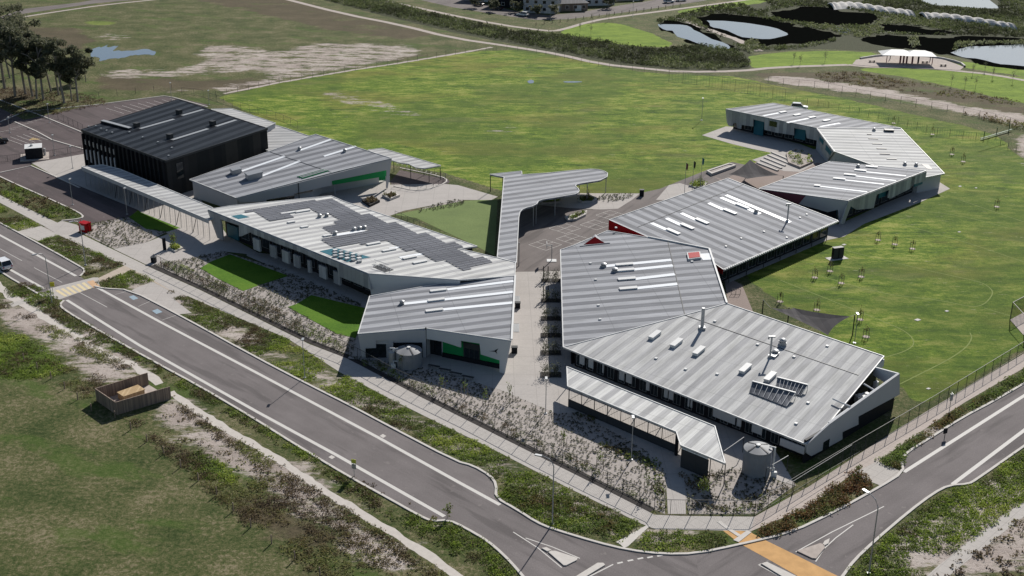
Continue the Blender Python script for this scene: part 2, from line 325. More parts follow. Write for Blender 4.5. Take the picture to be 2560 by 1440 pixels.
def build_ground():
    X = np.arange(-330, 331, 1.5); Y = np.arange(84, 700, 1.5); GX, GY = np.meshgrid(X, Y); px, py = proj(GX, GY, 0)
    def w(polys, blur, wts=None):
        m = np.zeros(GX.shape)
        for p in polys: m = np.maximum(m, inpoly(px, py, p)*(wts[polys.index(p)] if wts else 1.))
        for _ in range(blur):
            m = (m+np.roll(m, 1, 0)+np.roll(m, -1, 0)+np.roll(m, 1, 1)+np.roll(m, -1, 1))/5
        return m
    L = w(LAWN, 1); D = w(DIRT, 6, [.45,.60,.48,.78,.8,.74,.85,.7,.85,.9,.52,.46,.46,.66,.66,.7]); K = w(PARK, 2, [1,1,1,1,1,.5]); B = w(BROWN, 4); Dk = w(DARK, 1); Ms = w(MOSS, 5)
    V = np.stack([GX, GY, np.zeros(GX.shape)], -1).reshape(-1, 3); nx, ny = len(X), len(Y)
    i = (np.arange(ny-1)[:, None]*nx+np.arange(nx-1)[None, :]).ravel(); F = np.stack([i, i+1, i+1+nx, i+nx], 1)
    m, t, b = M('open_ground', .95, .1); n = N(t); g = n.geo()
    o = npmesh('ground', V, F, m); o['kind'] = 'structure'; me = o.data
    for nm, arr in (('wa', (L, D, K)), ('wb', (B, Dk, Ms))):
        a = me.attributes.new(nm, 'FLOAT_COLOR', 'POINT'); c = np.ones((nx*ny, 4), np.float32)
        for k in range(3): c[:, k] = arr[k].ravel()
        a.data.foreach_set('color', c.ravel())
    def sep(nm):
        a = n.n('ShaderNodeAttribute', attribute_name=nm); s = n.n('ShaderNodeSeparateColor'); n.l(a.outputs['Color'], s.inputs[0]); return s.outputs
    wa, wb = sep('wa'), sep('wb')
    nA = n.noise(g, .12, 9, .68); nB = n.noise(n.map(g, (.55, 1.3, 1)), .16, 9, .72); nC = n.noise(g, 1.6, 7, .75); big = n.noise(g, .022, 5, .6); fine = n.noise(g, 5., 4, .8); patch = n.noise(n.map(g, (.6, 1.2, 1)), .045, 8, .62)
    # rough paddock
    mixr = n.math('ADD', n.math('MULTIPLY', nA, .3), n.math('ADD', n.math('MULTIPLY', nC, .45), n.math('MULTIPLY', fine, .25)))
    c = n.ramp(mixr, [(.42, (.030, .048, .013)), (.475, (.062, .080, .026)), (.525, (.11, .108, .048)), (.58, (.215, .185, .115))])
    gr = n.ss(n.noise(n.map(g, (.5, 1.2, 1), R(25)), .12, 6, .6), .54, .64); c = n.mix(n.math('MULTIPLY', gr, .5), c, (.06, .11, .018))
    # sports field
    nD = n.noise(n.map(g, (.5, 1.2, 1)), .5, 8, .75); lx = n.math('ADD', n.math('MULTIPLY', nB, .35), n.math('ADD', n.math('MULTIPLY', nD, .35), n.math('ADD', n.math('MULTIPLY', nC, .2), n.math('MULTIPLY', fine, .1))))
    lc = n.ramp(lx, [(.425, (.034, .070, .007)), (.48, (.086, .148, .014)), (.515, (.145, .205, .024)), (.56, (.27, .285, .07))])
    lc = n.mix(n.math('MULTIPLY', n.ss(patch, .49, .62), .5), lc, (.165, .145, .035))
    lc = n.mix(n.math('MULTIPLY', n.ss(big, .47, .56), .5), lc, (.058, .098, .014))
    sp = n.noise(n.map(g, (.5, 1.5, 1)), .55, 6, .8); lc = n.mix(n.math('MULTIPLY', n.ss(sp, .60, .67), .65), lc, (.36, .33, .21))
    tc = n.ss(n.noise(n.map(g, (.45, 1.1, 1)), .09, 5, .55), .60, .66)
    lc = n.mix(n.math('MULTIPLY', tc, .35), lc, (.10, .11, .045))
    kc = n.ramp(lx, [(.42, (.085, .15, .015)), (.56, (.20, .28, .035))])
    ds = n.ss(nC, .36, .46); dc = n.ramp(nA, [(.3, (.26, .215, .19)), (.5, (.40, .345, .31)), (.75, (.50, .45, .41))]); dc = n.mix(ds, tuple([.13, .105, .08]), dc)
    bc = n.ramp(mixr, [(.35, (.055, .042, .028)), (.55, (.10, .078, .05)), (.7, (.15, .125, .085))])
    dk = n.ramp(nC, [(.3, (.02, .024, .012)), (.6, (.055, .062, .028)), (.8, (.10, .10, .06))]); ms = n.ramp(nC, [(.3, (.04, .065, .012)), (.6, (.09, .135, .02))])
    def th(w_, amp=.7, lo=.42, hi=.58, nn=nA): return n.ss(n.math('ADD', w_, n.math('MULTIPLY', n.math('SUBTRACT', nn, .5), amp)), lo, hi)
    c = n.mix(n.math('MULTIPLY', n.ss(n.math('ADD', n.math('MULTIPLY', wb[0], .72), n.math('MULTIPLY', n.math('SUBTRACT', n.noise(n.map(g, (.5, 1.1, 1)), .1, 9, .7), .5), 2.2)), .34, .66), .85), c, bc); c = n.mix(th(wa[0], .15), c, lc); c = n.mix(th(wb[2], 1.2), c, ms); c = n.mix(n.ss(n.math('ADD', wa[1], n.math('MULTIPLY', n.math('SUBTRACT', n.noise(n.map(g, (.42, 1.15, 1)), .24, 12, .80), .5), 2.3)), .44, .66), c, dc)
    c = n.mix(th(wb[1], .3), c, dk); c = n.mix(th(wa[2], .12), c, kc); n.l(c, b.inputs[0]); n.bump(b, n.math('ADD', nC, n.math('MULTIPLY', fine, .5)), .6, .25)
    far = MB(); far.face([(-6000, -3000, -.3), (6000, -3000, -.3), (6000, 7000, -.3), (-6000, 7000, -.3)]); tag(far.build('plain_ground', plain('distant_plain', (.08, .085, .04), .95, .3, .02)), kind='structure')
build_ground()
def W2(pts, z=0.): return [P(x, y, z) for x, y in pts]
def sheet(name, pts, z, mat, parent=None, kind='structure'):
    b = MB(); b.ngon(W2(pts, 0) if z == 0 else [p*np.array((1, 1, 0))+np.array((0, 0, z)) for p in W2(pts)]); o = b.build(name, mat, parent)
    if kind: o['kind'] = kind
    return o
def offs(pl, d):
    out = []
    for i, p in enumerate(pl):
        a = pl[max(i-1, 0)]; b = pl[min(i+1, len(pl)-1)]; t = (b-a)[:2]; t = t/(np.hypot(*t)+1e-9); out.append(np.array((p[0]-t[1]*d, p[1]+t[0]*d, 0.)))
    return out
def smooth(pl, k=1):
    for _ in range(k):
        q = [pl[0]]
        for a, b in zip(pl, pl[1:]): q += [a*.75+b*.25, a*.25+b*.75]
        pl = q+[pl[-1]]
    return pl
def ribbon(name, pts, wd, z, mat, h=0., kind='structure', sm=0, jit=0, parent=None, b=None):
    pl = [np.array(p) for p in W2(pts)]; own = b is None
    if sm: pl = smooth(pl, sm)
    if jit:
        q = []
        for a, c in zip(pl, pl[1:]):
            k = max(1, int(np.linalg.norm(c-a)/1.0)); q += [a+(c-a)*i/k for i in range(k)]
        pl = q+[pl[-1]]
    b = b or MB(); jl = [jit*(vnoise(i*.9, 3., 1.)-.5)*2 for i in range(len(pl))] if jit else [0]*len(pl); jr = [jit*(vnoise(i*.9, 9., 1.)-.5)*2 for i in range(len(pl))] if jit else [0]*len(pl)
    l = offs(pl, wd/2); r = offs(pl, -wd/2); Z = np.array((0, 0, z+h))
    for i in range(len(pl)):
        d = (l[i]-r[i])/wd; l[i] = l[i]+d*jl[i]; r[i] = r[i]-d*jr[i]
    for i in range(len(pl)-1):
        b.face([r[i]+Z, r[i+1]+Z, l[i+1]+Z, l[i]+Z])
        if h:
            z0 = np.array((0, 0, 0)); b.face([l[i]+Z, l[i+1]+Z, l[i+1]+z0, l[i]+z0]); b.face([r[i+1]+Z, r[i]+Z, r[i]+z0, r[i+1]+z0])
    if not own: return b
    o = b.build(name, mat, parent)
    if kind: o['kind'] = kind
    return o
# ---------------------------------------------------------------- roads and pavements
farK = [(-160,473),(0,557),(207,669),(212,680),(200,691),(236,716),(262,722),(325,725),(444,786),(640,894),(767,960),(883,1018),(961,1060),(1140,1154),(1183,1165),(1226,1190),(1241,1212),(1239,1245),(1294,1276),(1342,1307),(1378,1322),(1489,1356),(1572,1376),(1655,1386),(1740,1385),(1850,1362),(1978,1332),(2089,1279),(2200,1218),(2258,1182),(2254,1150),(2268,1131),(2317,1101),(2403,1046),(2491,1000),(2640,912)]
nearL = [(-160,572),(6,684),(108,742),(150,748),(160,752),(149,762),(161,776),(250,829),(389,907),(500,967),(622,1039),(750,1119),(875,1194),(972,1247),(1050,1291),(1080,1304),(1122,1301),(1164,1321),(1217,1352),(1256,1385),(1292,1423),(1330,1470),(1380,1530)]
nearR = [(2060,1540),(2085,1470),(2110,1437),(2134,1403),(2189,1351),(2271,1281),(2332,1235),(2372,1214),(2421,1211),(2439,1201),(2560,1116),(2660,1046)]
road = [p for p in farK if p[0] < 1700]+[(1740,1385),(1760,1560),(1380,1530)]+nearL[::-1][1:]
sheet('road', road, .004, MA['asL'])
sheet('road', [(1740,1385)]+[p for p in farK if p[0] > 1745]+nearR[::-1]+[(1760,1560)], .004, MA['asR'])
def kerb(pts, sm=1): ribbon('kerb', pts, .34, 0, MA['kerb'], .12, sm=sm)
kerb([p for p in farK[:4]]+[(200,691)]); kerb(farK[5:]); kerb(nearL[:3]); kerb(nearL[4:]); kerb(nearR)
def line(pts, wd=.14, z=.009, name='road_marking'): ribbon(name, pts, wd*.85, z, MA['paint'])
BL = .62
line([(-160,502),(0,588),(190,690)], BL); line([(-160,560),(22,672),(111,722)], BL)
line([(240,717),(397,803),(640,931),(944,1093),(1140,1202),(1250,1262)], BL); line([(167,750),(350,864),(640,1028),(842,1138),(1111,1291)], BL)
line([(2260,1180),(2400,1091),(2543,1000),(2660,927)], BL); line([(2381,1211),(2560,1076),(2660,1000)], BL)
[sheet('road_marking', [(x-8,y),(x,y-5),(x+9,y),(x+1,y+5)], .012, MA['kerb']) for x, y in ((957,1090),(829,1143))]; line([(85,669),(155,706)], .13); line([(195,729),(268,768)], .13); line([(55,652),(0,622),(-100,570)], .13)
for a, b_ in (((288,736),(328,726)),((346,766),(378,752)),((406,800),(440,788))): line([a, b_], .1)
sheet('road_marking', [(322,742),(334,738),(346,746),(333,750)], .010, plain('blue_disabled_bay', (.28,.36,.42))); sheet('road_marking', [(380,777),(394,772),(406,780),(391,785)], .010, plain('blue_bay_paint', (.28,.36,.42)))
line([(1283,1330),(1345,1370),(1404,1419)], .16); line([(1314,1345),(1380,1367),(1450,1396)], .16); line([(1472,1442),(1533,1411)], .2)
line([(1989,1380),(2080,1330),(2210,1266)], .16); line([(2039,1404),(2060,1372),(2089,1345),(2133,1312)], .16)
for x, y in ((1550,1407),(1576,1401),(1601,1396),(1625,1393),(1650,1389)): line([(x-7,y+1.5),(x+7,y-1.5)], .3)
line([(1896,1412),(1917,1405),(1990,1441),(2050,1475)], .14); line([(1896,1412),(1960,1447)], .14)
def pad(name, pts, h=.13, mat='kerb', z=0): 
    b = MB(); b.slab([P(x, y)*np.array((1,1,0))+np.array((0,0,z+h)) for x, y in pts], h, None); o = b.build(name, MA[mat]); o['kind'] = 'structure'; return o
pad('traffic_island', [(1371,1382),(1378,1379),(1388,1379),(1444,1397),(1442,1402),(1416,1415),(1409,1415)]); pad('traffic_island', [(1354,1372),(1366,1370),(1379,1377),(1368,1380)])
pad('traffic_island', [(1436,1445),(1494,1409),(1508,1409),(1513,1414),(1460,1446)])
pad('traffic_island', [(1992,1379),(2050,1360),(2060,1363),(2062,1371),(2040,1398),(2030,1397)], mat='gravel'); pad('traffic_island', [(2061,1354),(2074,1348),(2071,1360),(2060,1366),(2057,1362)])
pad('traffic_island', [(1903,1411),(1918,1407),(2000,1447),(1962,1447)])
# raised zebra crossing and orange crossing
zeb = [(122,722),(233,694),(246,694),(250,713),(150,749),(118,742)]
sheet('pedestrian_crossing', zeb, .03, MA['conc'])
yel = plain('yellow_crossing_paint', (.62,.52,.33), .8, .1)
for i in range(7):
    t = i/7; a = np.array((138+t*92, 727-t*26)); b = np.array((162+t*84, 742-t*26)); d = np.array((7., -2.4)) if i < 6 else np.array((16., -4.)); c = np.array((0,0))
    sheet('road_marking', [tuple(a), tuple(a+d), tuple(b+d), tuple(b)], .036, yel if i < 6 else plain('worn_orange_crossing', (.55,.36,.22)))
sheet('pedestrian_crossing', [(1803,1323),(1878,1330),(1880,1333),(1906,1347),(1990,1388),(2094,1440),(2160,1476),(2080,1490),(1994,1440),(1920,1398),(1858,1364),(1845,1356)], .012, MA['orange'])
pad('kerb_ramp', [(1833,1351),(1867,1327),(1879,1331),(1847,1356)], .05, 'kerb', .014); ribbon('kerb_ramp', [(1797,1304),(1815,1318),(1848,1340)], .5, .014, MA['kerb'], .04)
# footpaths
fu = [(-140,416),(0,488),(372,667),(500,725),(772,860),(869,897),(1050,992),(1355,1145),(1487,1211),(1636,1287),(1700,1290),(1886,1292)]
fl = [(-140,434),(0,507),(106,563),(147,588),(311,664),(386,702),(500,754),(720,847),(850,931),(971,995),(1093,1056),(1214,1114),(1405,1212),(1600,1308),(1640,1324),(1700,1324),(1878,1328)]
sheet('footpath', fu+fl[::-1], .02, MA['conc'])
sheet('footpath', [(1886,1292),(2025,1215),(2180,1114),(2314,1030),(2560,884),(2660,824),(2660,866),(2560,920),(2412,1006),(2360,1040),(2195,1153),(2134,1182),(2021,1268),(1878,1328)], .022, concrete('verge_path_concrete', (.46,.40,.36), .9, 45, .07, .35, .06))
sheet('driveway', [(2134,1182),(2195,1153),(2256,1180),(2204,1215),(2165,1200)], .018, MA['conc']); sheet('driveway', [(42,579),(103,565),(147,587),(97,603)], .018, MA['conc'])
sheet('footpath', [(311,664),(386,702),(440,735),(330,678),(246,708),(240,698)], .024, concrete('crossing_path', (.47,.40,.33), 1.5, 40, .08)); sheet('footpath', [(386,702),(470,740),(433,747),(480,783),(444,786),(328,726),(345,718)], .016, MA['conc2'])
sheet('footpath', [(1552,1362),(1540,1355),(1615,1314),(1628,1312),(1570,1366),(1560,1370)], .021, MA['kerb']); sheet('footpath', [(118,730),(122,738),(30,768),(20,760)], .02, MA['conc'])
ribbon('gravel_path', [(-30,690),(20,735),(60,762),(130,803),(200,845),(262,886),(330,912),(400,960)], 1.5, .012, MA['pathc'], jit=.35); ribbon('gravel_path', [(425,980),(500,1032),(600,1093),(700,1150),(790,1215),(880,1268),(960,1318),(1060,1383),(1160,1450)], 1.3, .012, MA['pathc'], jit=.22)
ribbon('gravel_path', [(2320,1460),(2420,1377),(2500,1316),(2600,1243)], 1.8, .012, MA['conc'], jit=.1)
# black mulch edge along the fence, planted beds, lawns of the street front
ribbon('mulch_strip', [(376,663),(500,718),(772,852),(869,892),(1050,985),(1355,1137),(1487,1203),(1632,1276)], 1.15, .018, MA['mulchk'])
BEDS = [[(385,662),(560,629),(700,672),(925,770),(880,892),(865,890),(772,848),(500,715)],[(866,888),(1080,925),(1250,975),(1392,1035),(1440,1030),(1560,1095),(1650,1150),(1665,1192),(1662,1285),(1640,1275),(1487,1200),(1355,1134),(1050,982)],
        [(1722,1285),(1712,1240),(1712,1190),(1840,1170),(1985,1215),(1890,1284)],[(200,580),(239,558),(322,543),(364,572),(417,580),(361,608),(283,621)],[(1045,527),(1060,520),(1135,500),(1160,501),(1158,510),(1140,518),(1052,531)],[(1480,497),(1520,487),(1590,486),(1570,499),(1520,505)]]
for p in BEDS: sheet('garden_bed', p, .014, MA['soil'])
sheet('lawn', [(500,671),(528,654),(575,636),(722,690),(647,714),(608,728),(545,697)], .05, MA['lawn']); sheet('lawn', [(719,768),(742,760),(778,738),(918,772),(889,846),(842,835)], .05, MA['lawn']); sheet('lawn', [(322,543),(345,528),(450,570),(417,580),(364,572)], .03, MA['lawn'])
sheet('plaza', [(617,640),(617,628),(700,640),(932,745),(916,772)], .06, MA['conc2'])
sheet('plaza', [(79,408),(210,385),(480,470),(570,590),(660,640),(560,629),(372,665),(283,622),(361,608),(420,585),(345,525),(137,440)], .026, MA['conc2'])
sheet('carpark', [(-80,455),(78,414),(137,440),(345,525),(320,545),(238,559),(152,552),(205,546),(209,539),(178,522),(0,443),(-80,402)], .006, MA['asC'])
sheet('carpark', [(-120,330),(-60,240),(60,300),(230,262),(420,240),(520,262),(300,400),(210,385),(79,408),(78,414),(-80,455),(-140,420)], .008, MA['asC'])
sheet('driveway', [(125,566),(106,563),(147,588),(195,581),(205,573),(192,562),(154,552)], .024, MA['conc2'])
kerb([(-80,402),(0,443),(178,522),(209,539),(203,547),(154,552)]); kerb([(0,432),(78,415),(137,441),(200,470)], 0); kerb([(0,250),(105,290),(210,333)], 0); kerb([(0,305),(60,280),(240,262),(410,240),(435,244),(520,268)], 0); kerb([(37,305),(90,328),(130,350),(215,375)], 0)
for k in range(9): x = 265+k*20; line([(x,270-k*3),(x+45,284-k*3)], .12, .014)
for k in range(5): x = 10+k*16; line([(x,345-k*3),(x+46,362-k*3)], .12, .014)
for k in range(4): line([(0+k*22,330-k*8),(40+k*22,322-k*8)], .12, .014)
[sheet('road_marking', [(72+k*6,350-k*.4),(84+k*5,344+k*1.1),(86+k*5,344.6+k*1.1),(75+k*6,350.6-k*.4)], .016, plain('yellow_hatch', (.5,.36,.15))) for k in range(4)]
# courtyard
sheet('plaza', [(590,500),(735,470),(830,440),(975,440),(975,470),(900,500),(880,530),(600,520)], .02, MA['conc2']); sheet('plaza', [(820,520),(880,475),(960,462),(1110,460),(1145,463),(1245,492),(1228,500),(1150,500),(1010,527),(960,545),(900,540)], .024, MA['conc2'])
sheet('plaza', [(1292,680),(1400,678),(1420,870),(1450,880),(1900,1060),(1990,1215),(1840,1172),(1712,1190),(1715,1285),(1670,1285),(1664,1190),(1560,1095),(1440,1032),(1392,1035),(1250,975),(1080,925),(870,896),(925,770),(1100,720)], .024, MA['conc2'])
sheet('court', [(1250,660),(1295,520),(1340,512),(1480,524),(1540,505),(1590,485),(1650,472),(1700,452),(1780,420),(1830,405),(1950,430),(1900,520),(1560,620),(1405,677),(1292,680)], .010, MA['asP'])
sheet('plaza', [(1340,512),(1360,498),(1440,483),(1575,484),(1600,484),(1580,500),(1545,522),(1500,524),(1420,520)], .026, MA['conc2']); sheet('plaza', [(1672,463),(1700,458),(1740,470),(1700,500),(1640,500)], .026, MA['conc2'])
sheet('courtyard_lawn', [(985,537),(1160,502),(1244,498),(1236,640),(1195,618),(1040,545)], .02, MA['turf'])
sheet('brick_paving', [(1500,300),(1810,450),(1900,400),(2000,380),(2060,410),(1930,460),(1860,480),(1780,440)][1:], .012, MA['brick']); sheet('plaza', [(1880,400),(1945,378),(2060,372),(2080,385),(2000,430),(1960,428)], .031, MA['conc2']); sheet('brick_paving', [(1810,690),(1855,712),(1883,780),(1820,760)], .022, MA['brick'])
sheet('plaza', [(1755,338),(1815,316),(1840,318),(2000,360),(2090,395),(2060,410),(1880,372),(1830,360)], .02, MA['conc2']); sheet('plaza', [(1812,684),(2080,560),(2100,560),(2340,450),(2375,472),(2300,506),(2160,560),(2110,592),(2070,600),(1820,708)], .026, MA['conc2'])
sheet('bike_yard', [(975,455),(1000,425),(1120,448),(1125,456),(1100,468),(1050,478),(985,470)], .02, MA['asC']); kerb([(985,466),(1040,478),(1075,472),(1105,462),(1120,452),(1105,442),(1000,420)])
for cx, cy in ((1363,612),(1431,597),(1412,571),(1489,562),(1528,538)):
    c = P(cx, cy); u = (P(cx+37, cy)-P(cx-37, cy)); u /= np.linalg.norm(u); e1 = np.array((u[0]*.7071-u[1]*.7071, u[0]*.7071+u[1]*.7071, 0))*2.25; e2 = np.array((-e1[1], e1[0], 0)); b = MB()
    for a, q in ((-1,0),(0,0),(1,0)):
        for (s, e) in (((c+e1*a-e2), (c+e1*a+e2)), ((c+e2*a-e1), (c+e2*a+e1))):
            s = s+np.array((0,0,.016)); e = e+np.array((0,0,.016)); d = (e-s)/np.linalg.norm(e-s); n_ = np.array((-d[1], d[0], 0))*.04; b.face([s-n_, e-n_, e+n_, s+n_])
    tag(b.build('court_marking', MA['paint']), kind='structure')
# worn chalk lines on the sports field
chalk = plain('faded_line', (.19,.23,.07), .9, .3, .8)
for pl in ([(2020,680),(2200,735),(2350,750),(2430,768),(2460,762),(2480,740),(2482,725),(2455,705),(2380,690),(2230,655),(2050,610)],[(2100,600),(2180,582)],[(2250,560),(2400,600),(2560,655)],[(1950,700),(2100,760),(2200,800),(2270,830),(2290,860),(2260,880),(2212,893)],[(2425,832),(2431,845),(2415,870),(2370,900),(2310,930),(2250,960)],[(2280,525),(2400,538),(2520,570)],[(2400,500),(2560,555)],[(2460,770),(2560,800)]):
    ribbon('field_line', pl, .18, .01, chalk, sm=2)
for x, y, s in ((2294,800,3),(2367,778,2),(2298,894,0),(2321,972,2.2),(2415,575,0),(2398,580,1.5),(2110,612,2),(2400,466,1.6),(2440,470,1.2),(1325,200,0)):
    if s: pad('drain_cover', [(x-s*3,y),(x,y-s),(x+s*3,y),(x,y+s)], .06, 'rock')
# outer paths and roads
ribbon('footpath', [(700,-6),(860,35),(1000,62),(1130,95),(1290,118),(1400,136),(1500,160),(1620,172),(1700,180),(1850,178),(1940,168),(2120,162)], 2.6, .02, MA['gravel'], sm=1); ribbon('footpath', [(940,-4),(1100,32),(1250,62),(1370,78),(1400,76),(1480,52),(1560,40),(1700,22),(1850,2),(1900,-6)], 2.4, .02, MA['gravel'], sm=1)
sheet('road', [(1010,-10),(1130,18),(1280,42),(1340,50),(1420,48),(1600,26),(1760,2),(1800,-10),(1700,-10),(1560,12),(1440,32),(1370,38),(1300,30),(1120,-10)], .004, MA['asP'])
ribbon('footpath', [(0,52),(60,42),(150,28),(260,12),(420,-4)], 2., .02, MA['gravel'], sm=1); sheet('road', [(0,42),(60,22),(200,6),(260,-6),(420,-12),(380,-4),(240,8),(60,34),(0,48)], .006, MA['asP'])
ribbon('footpath', [(2120,162),(2180,168),(2300,168),(2400,178),(2480,186),(2600,208)], 2.4, .022, MA['gravel'], sm=1); ribbon('embankment_path', [(1690,42),(1760,70),(1840,98),(1900,128)], 3, .03, MA['gravel'], jit=.3)
ribbon('gravel_track', [(560,234),(700,206),(870,177),(1010,156),(1130,136),(1230,118)], 1.6, .012, MA['gravel'], jit=.3)
pad('plaza', [(2140,150),(2200,140),(2280,138),(2350,146),(2410,168),(2400,176),(2300,172),(2180,166),(2130,162)], .1, 'gravel')
# water
def pond(pts, jit=0): 
    b = MB(); pl = smooth([np.array(p) for p in W2(pts)]+[np.array(P(*pts[0]))], 2+jit)[:-1]; pl = [p+np.array((8*(vnoise(p[0], p[1], .13)-.5), 9*(vnoise(p[1], p[0], .21)-.5)+5*(vnoise(p[1], p[0], .6)-.5), 0)) for p in pl] if jit else [p+np.array((5*(vnoise(p[0], p[1], .09)-.5), 6*(vnoise(p[1], p[0], .15)-.5), 0)) for p in pl]; b.ngon([p+np.array((0,0,.03)) for p in pl]); tag(b.build('pond', MA['water']), kind='structure')
pond([(1640,60),(1700,62),(1760,85),(1818,114),(1790,123),(1740,108),(1690,85),(1648,72)]); pond([(1758,52),(1830,53),(1905,60),(1982,86),(1960,97),(1890,98),(1830,84),(1780,66)]); pond([(2378,128),(2440,113),(2560,112),(2640,116),(2640,175),(2560,166),(2480,154),(2410,140)]); pond([(2285,-6),(2330,12),(2420,18),(2500,24),(2490,-6)])
pond([(230,130),(248,116),(285,116),(310,128),(345,126),(384,136),(340,144),(280,150),(240,152)], 2)
pond([(1310,201),(1325,198),(1341,200),(1338,204),(1320,205)]); pond([(1410,200),(1430,199),(1447,201),(1430,203),(1412,203)]); pond([(2080,68),(2100,74),(2140,72),(2110,82),(2090,80)])
BANKS = ([(1915,30),(1990,16),(2100,20),(2190,36),(2202,54),(2160,66),(2080,64),(1980,52),(1920,42)],[(1735,46),(1800,33),(1900,44),(2010,66),(2095,82),(2080,100),(2000,113),(1920,116),(1850,104),(1780,78)],[(2140,98),(2200,88),(2290,90),(2400,92),(2620,98),(2620,178),(2480,163),(2390,142),(2300,122),(2210,120),(2160,110)],[(1655,52),(1720,56),(1790,86),(1850,118),(1835,126),(1770,122),(1700,94),(1660,76)],[(2195,62),(2260,60),(2340,72),(2420,84),(2300,86),(2210,82)])
for p in BANKS:
    b = MB(); pl = smooth([np.array(q) for q in W2(p)]+[np.array(P(*p[0]))], 3)[:-1]; b.ngon([q+np.array((7*(vnoise(q[0], q[1], .12)-.5)+3*(vnoise(q[0], q[1], .5)-.5), 9*(vnoise(q[1], q[0], .12)-.5)+4*(vnoise(q[1], q[0], .5)-.5), .012)) for q in pl]); tag(b.build('pond_bank', MA['reedbed']), kind='structure')
# ================================================================ BUILDINGS
def A2(p): return np.array((p[0], p[1], 0.))
def inset(poly, d):
    n = len(poly); d = d if hasattr(d, '__len__') else [d]*n
    ar = sum(poly[i][0]*poly[(i+1) % n][1]-poly[(i+1) % n][0]*poly[i][1] for i in range(n)); s = 1 if ar > 0 else -1; L = []
    for i in range(n):
        a, b = A2(poly[i]), A2(poly[(i+1) % n]); t = (b-a)/np.linalg.norm(b-a); nn = np.array((-t[1], t[0], 0))*s; L.append((a+nn*d[i], t))
    out = []
    for i in range(n):
        (p, t), (q, r) = L[i-1], L[i]; den = t[0]*r[1]-t[1]*r[0]
        out.append(q if abs(den) < .02 else p+t*(((q-p)[0]*r[1]-(q-p)[1]*r[0])/den))
    return out
class Wall:
    def __init__(s, a, b, out=None):
        s.a, s.b = A2(a), A2(b); s.t = (s.b-s.a)/np.linalg.norm(s.b-s.a); s.L = np.linalg.norm(s.b-s.a); s.n = np.array((s.t[1], -s.t[0], 0))
        if np.dot(s.n, s.a) > 0: s.n = -s.n            # outward = towards the viewpoint side
    def shift(s, d): return Wall(s.a+s.n*d, s.b+s.n*d)
    def hit(s, x, y):
        d = ray(x, y); o = np.array((0, 0, CH)); t = np.dot(s.a-o, s.n)/np.dot(d, s.n); p = o+d*t; return np.dot(p-s.a, s.t), p[2]
    def pt(s, u, z, d=0.): return s.a+s.t*u+s.n*d+np.array((0, 0, z))
    def box(s, name, par, mat, u0, u1, z0, z1, d=.06, back=.05, b=None):
        own = b is None; b = b or MB(); q = [s.pt(u0, z0, -back), s.pt(u1, z0, -back), s.pt(u1, z0, d), s.pt(u0, z0, d)]; H = np.array((0, 0, z1-z0)); b.hexa(q, [p+H for p in q])
        return b.build(name, MA[mat], par) if own else b
    def rect(s, name, par, mat, p0, p1, d=.06):
        (u0, z0), (u1, z1) = s.hit(*p0), s.hit(*p1); return s.box(name, par, mat, min(u0, u1), max(u0, u1), max(.02, min(z0, z1)), max(z0, z1), d)
    def poly(s, name, par, mat, pts, d=.1, top=None):
        q = [s.hit(*p) for p in pts]; f = [s.pt(u, max(.02, z), d) for u, z in q]; g = [p-s.n*(d+.05) for p in f]; b = MB()
        e1 = s.t; loc = [Vector((np.dot(p-s.a, s.t), p[2], 0)) for p in f]
        for t in tessellate_polygon([loc]):
            tri = [f[i] for i in t]
            if np.dot(np.cross(tri[1]-tri[0], tri[2]-tri[0]), s.n) < 0: tri = tri[::-1]
            b.face(tri, [(np.dot(p-s.a, s.t), p[2]) for p in tri]); b.face([p-s.n*(d+.05) for p in tri][::-1])
        for i in range(len(f)): j = (i+1) % len(f); b.face([f[i], f[j], g[j], g[i]])
        return b.build(name, MA[mat], par)
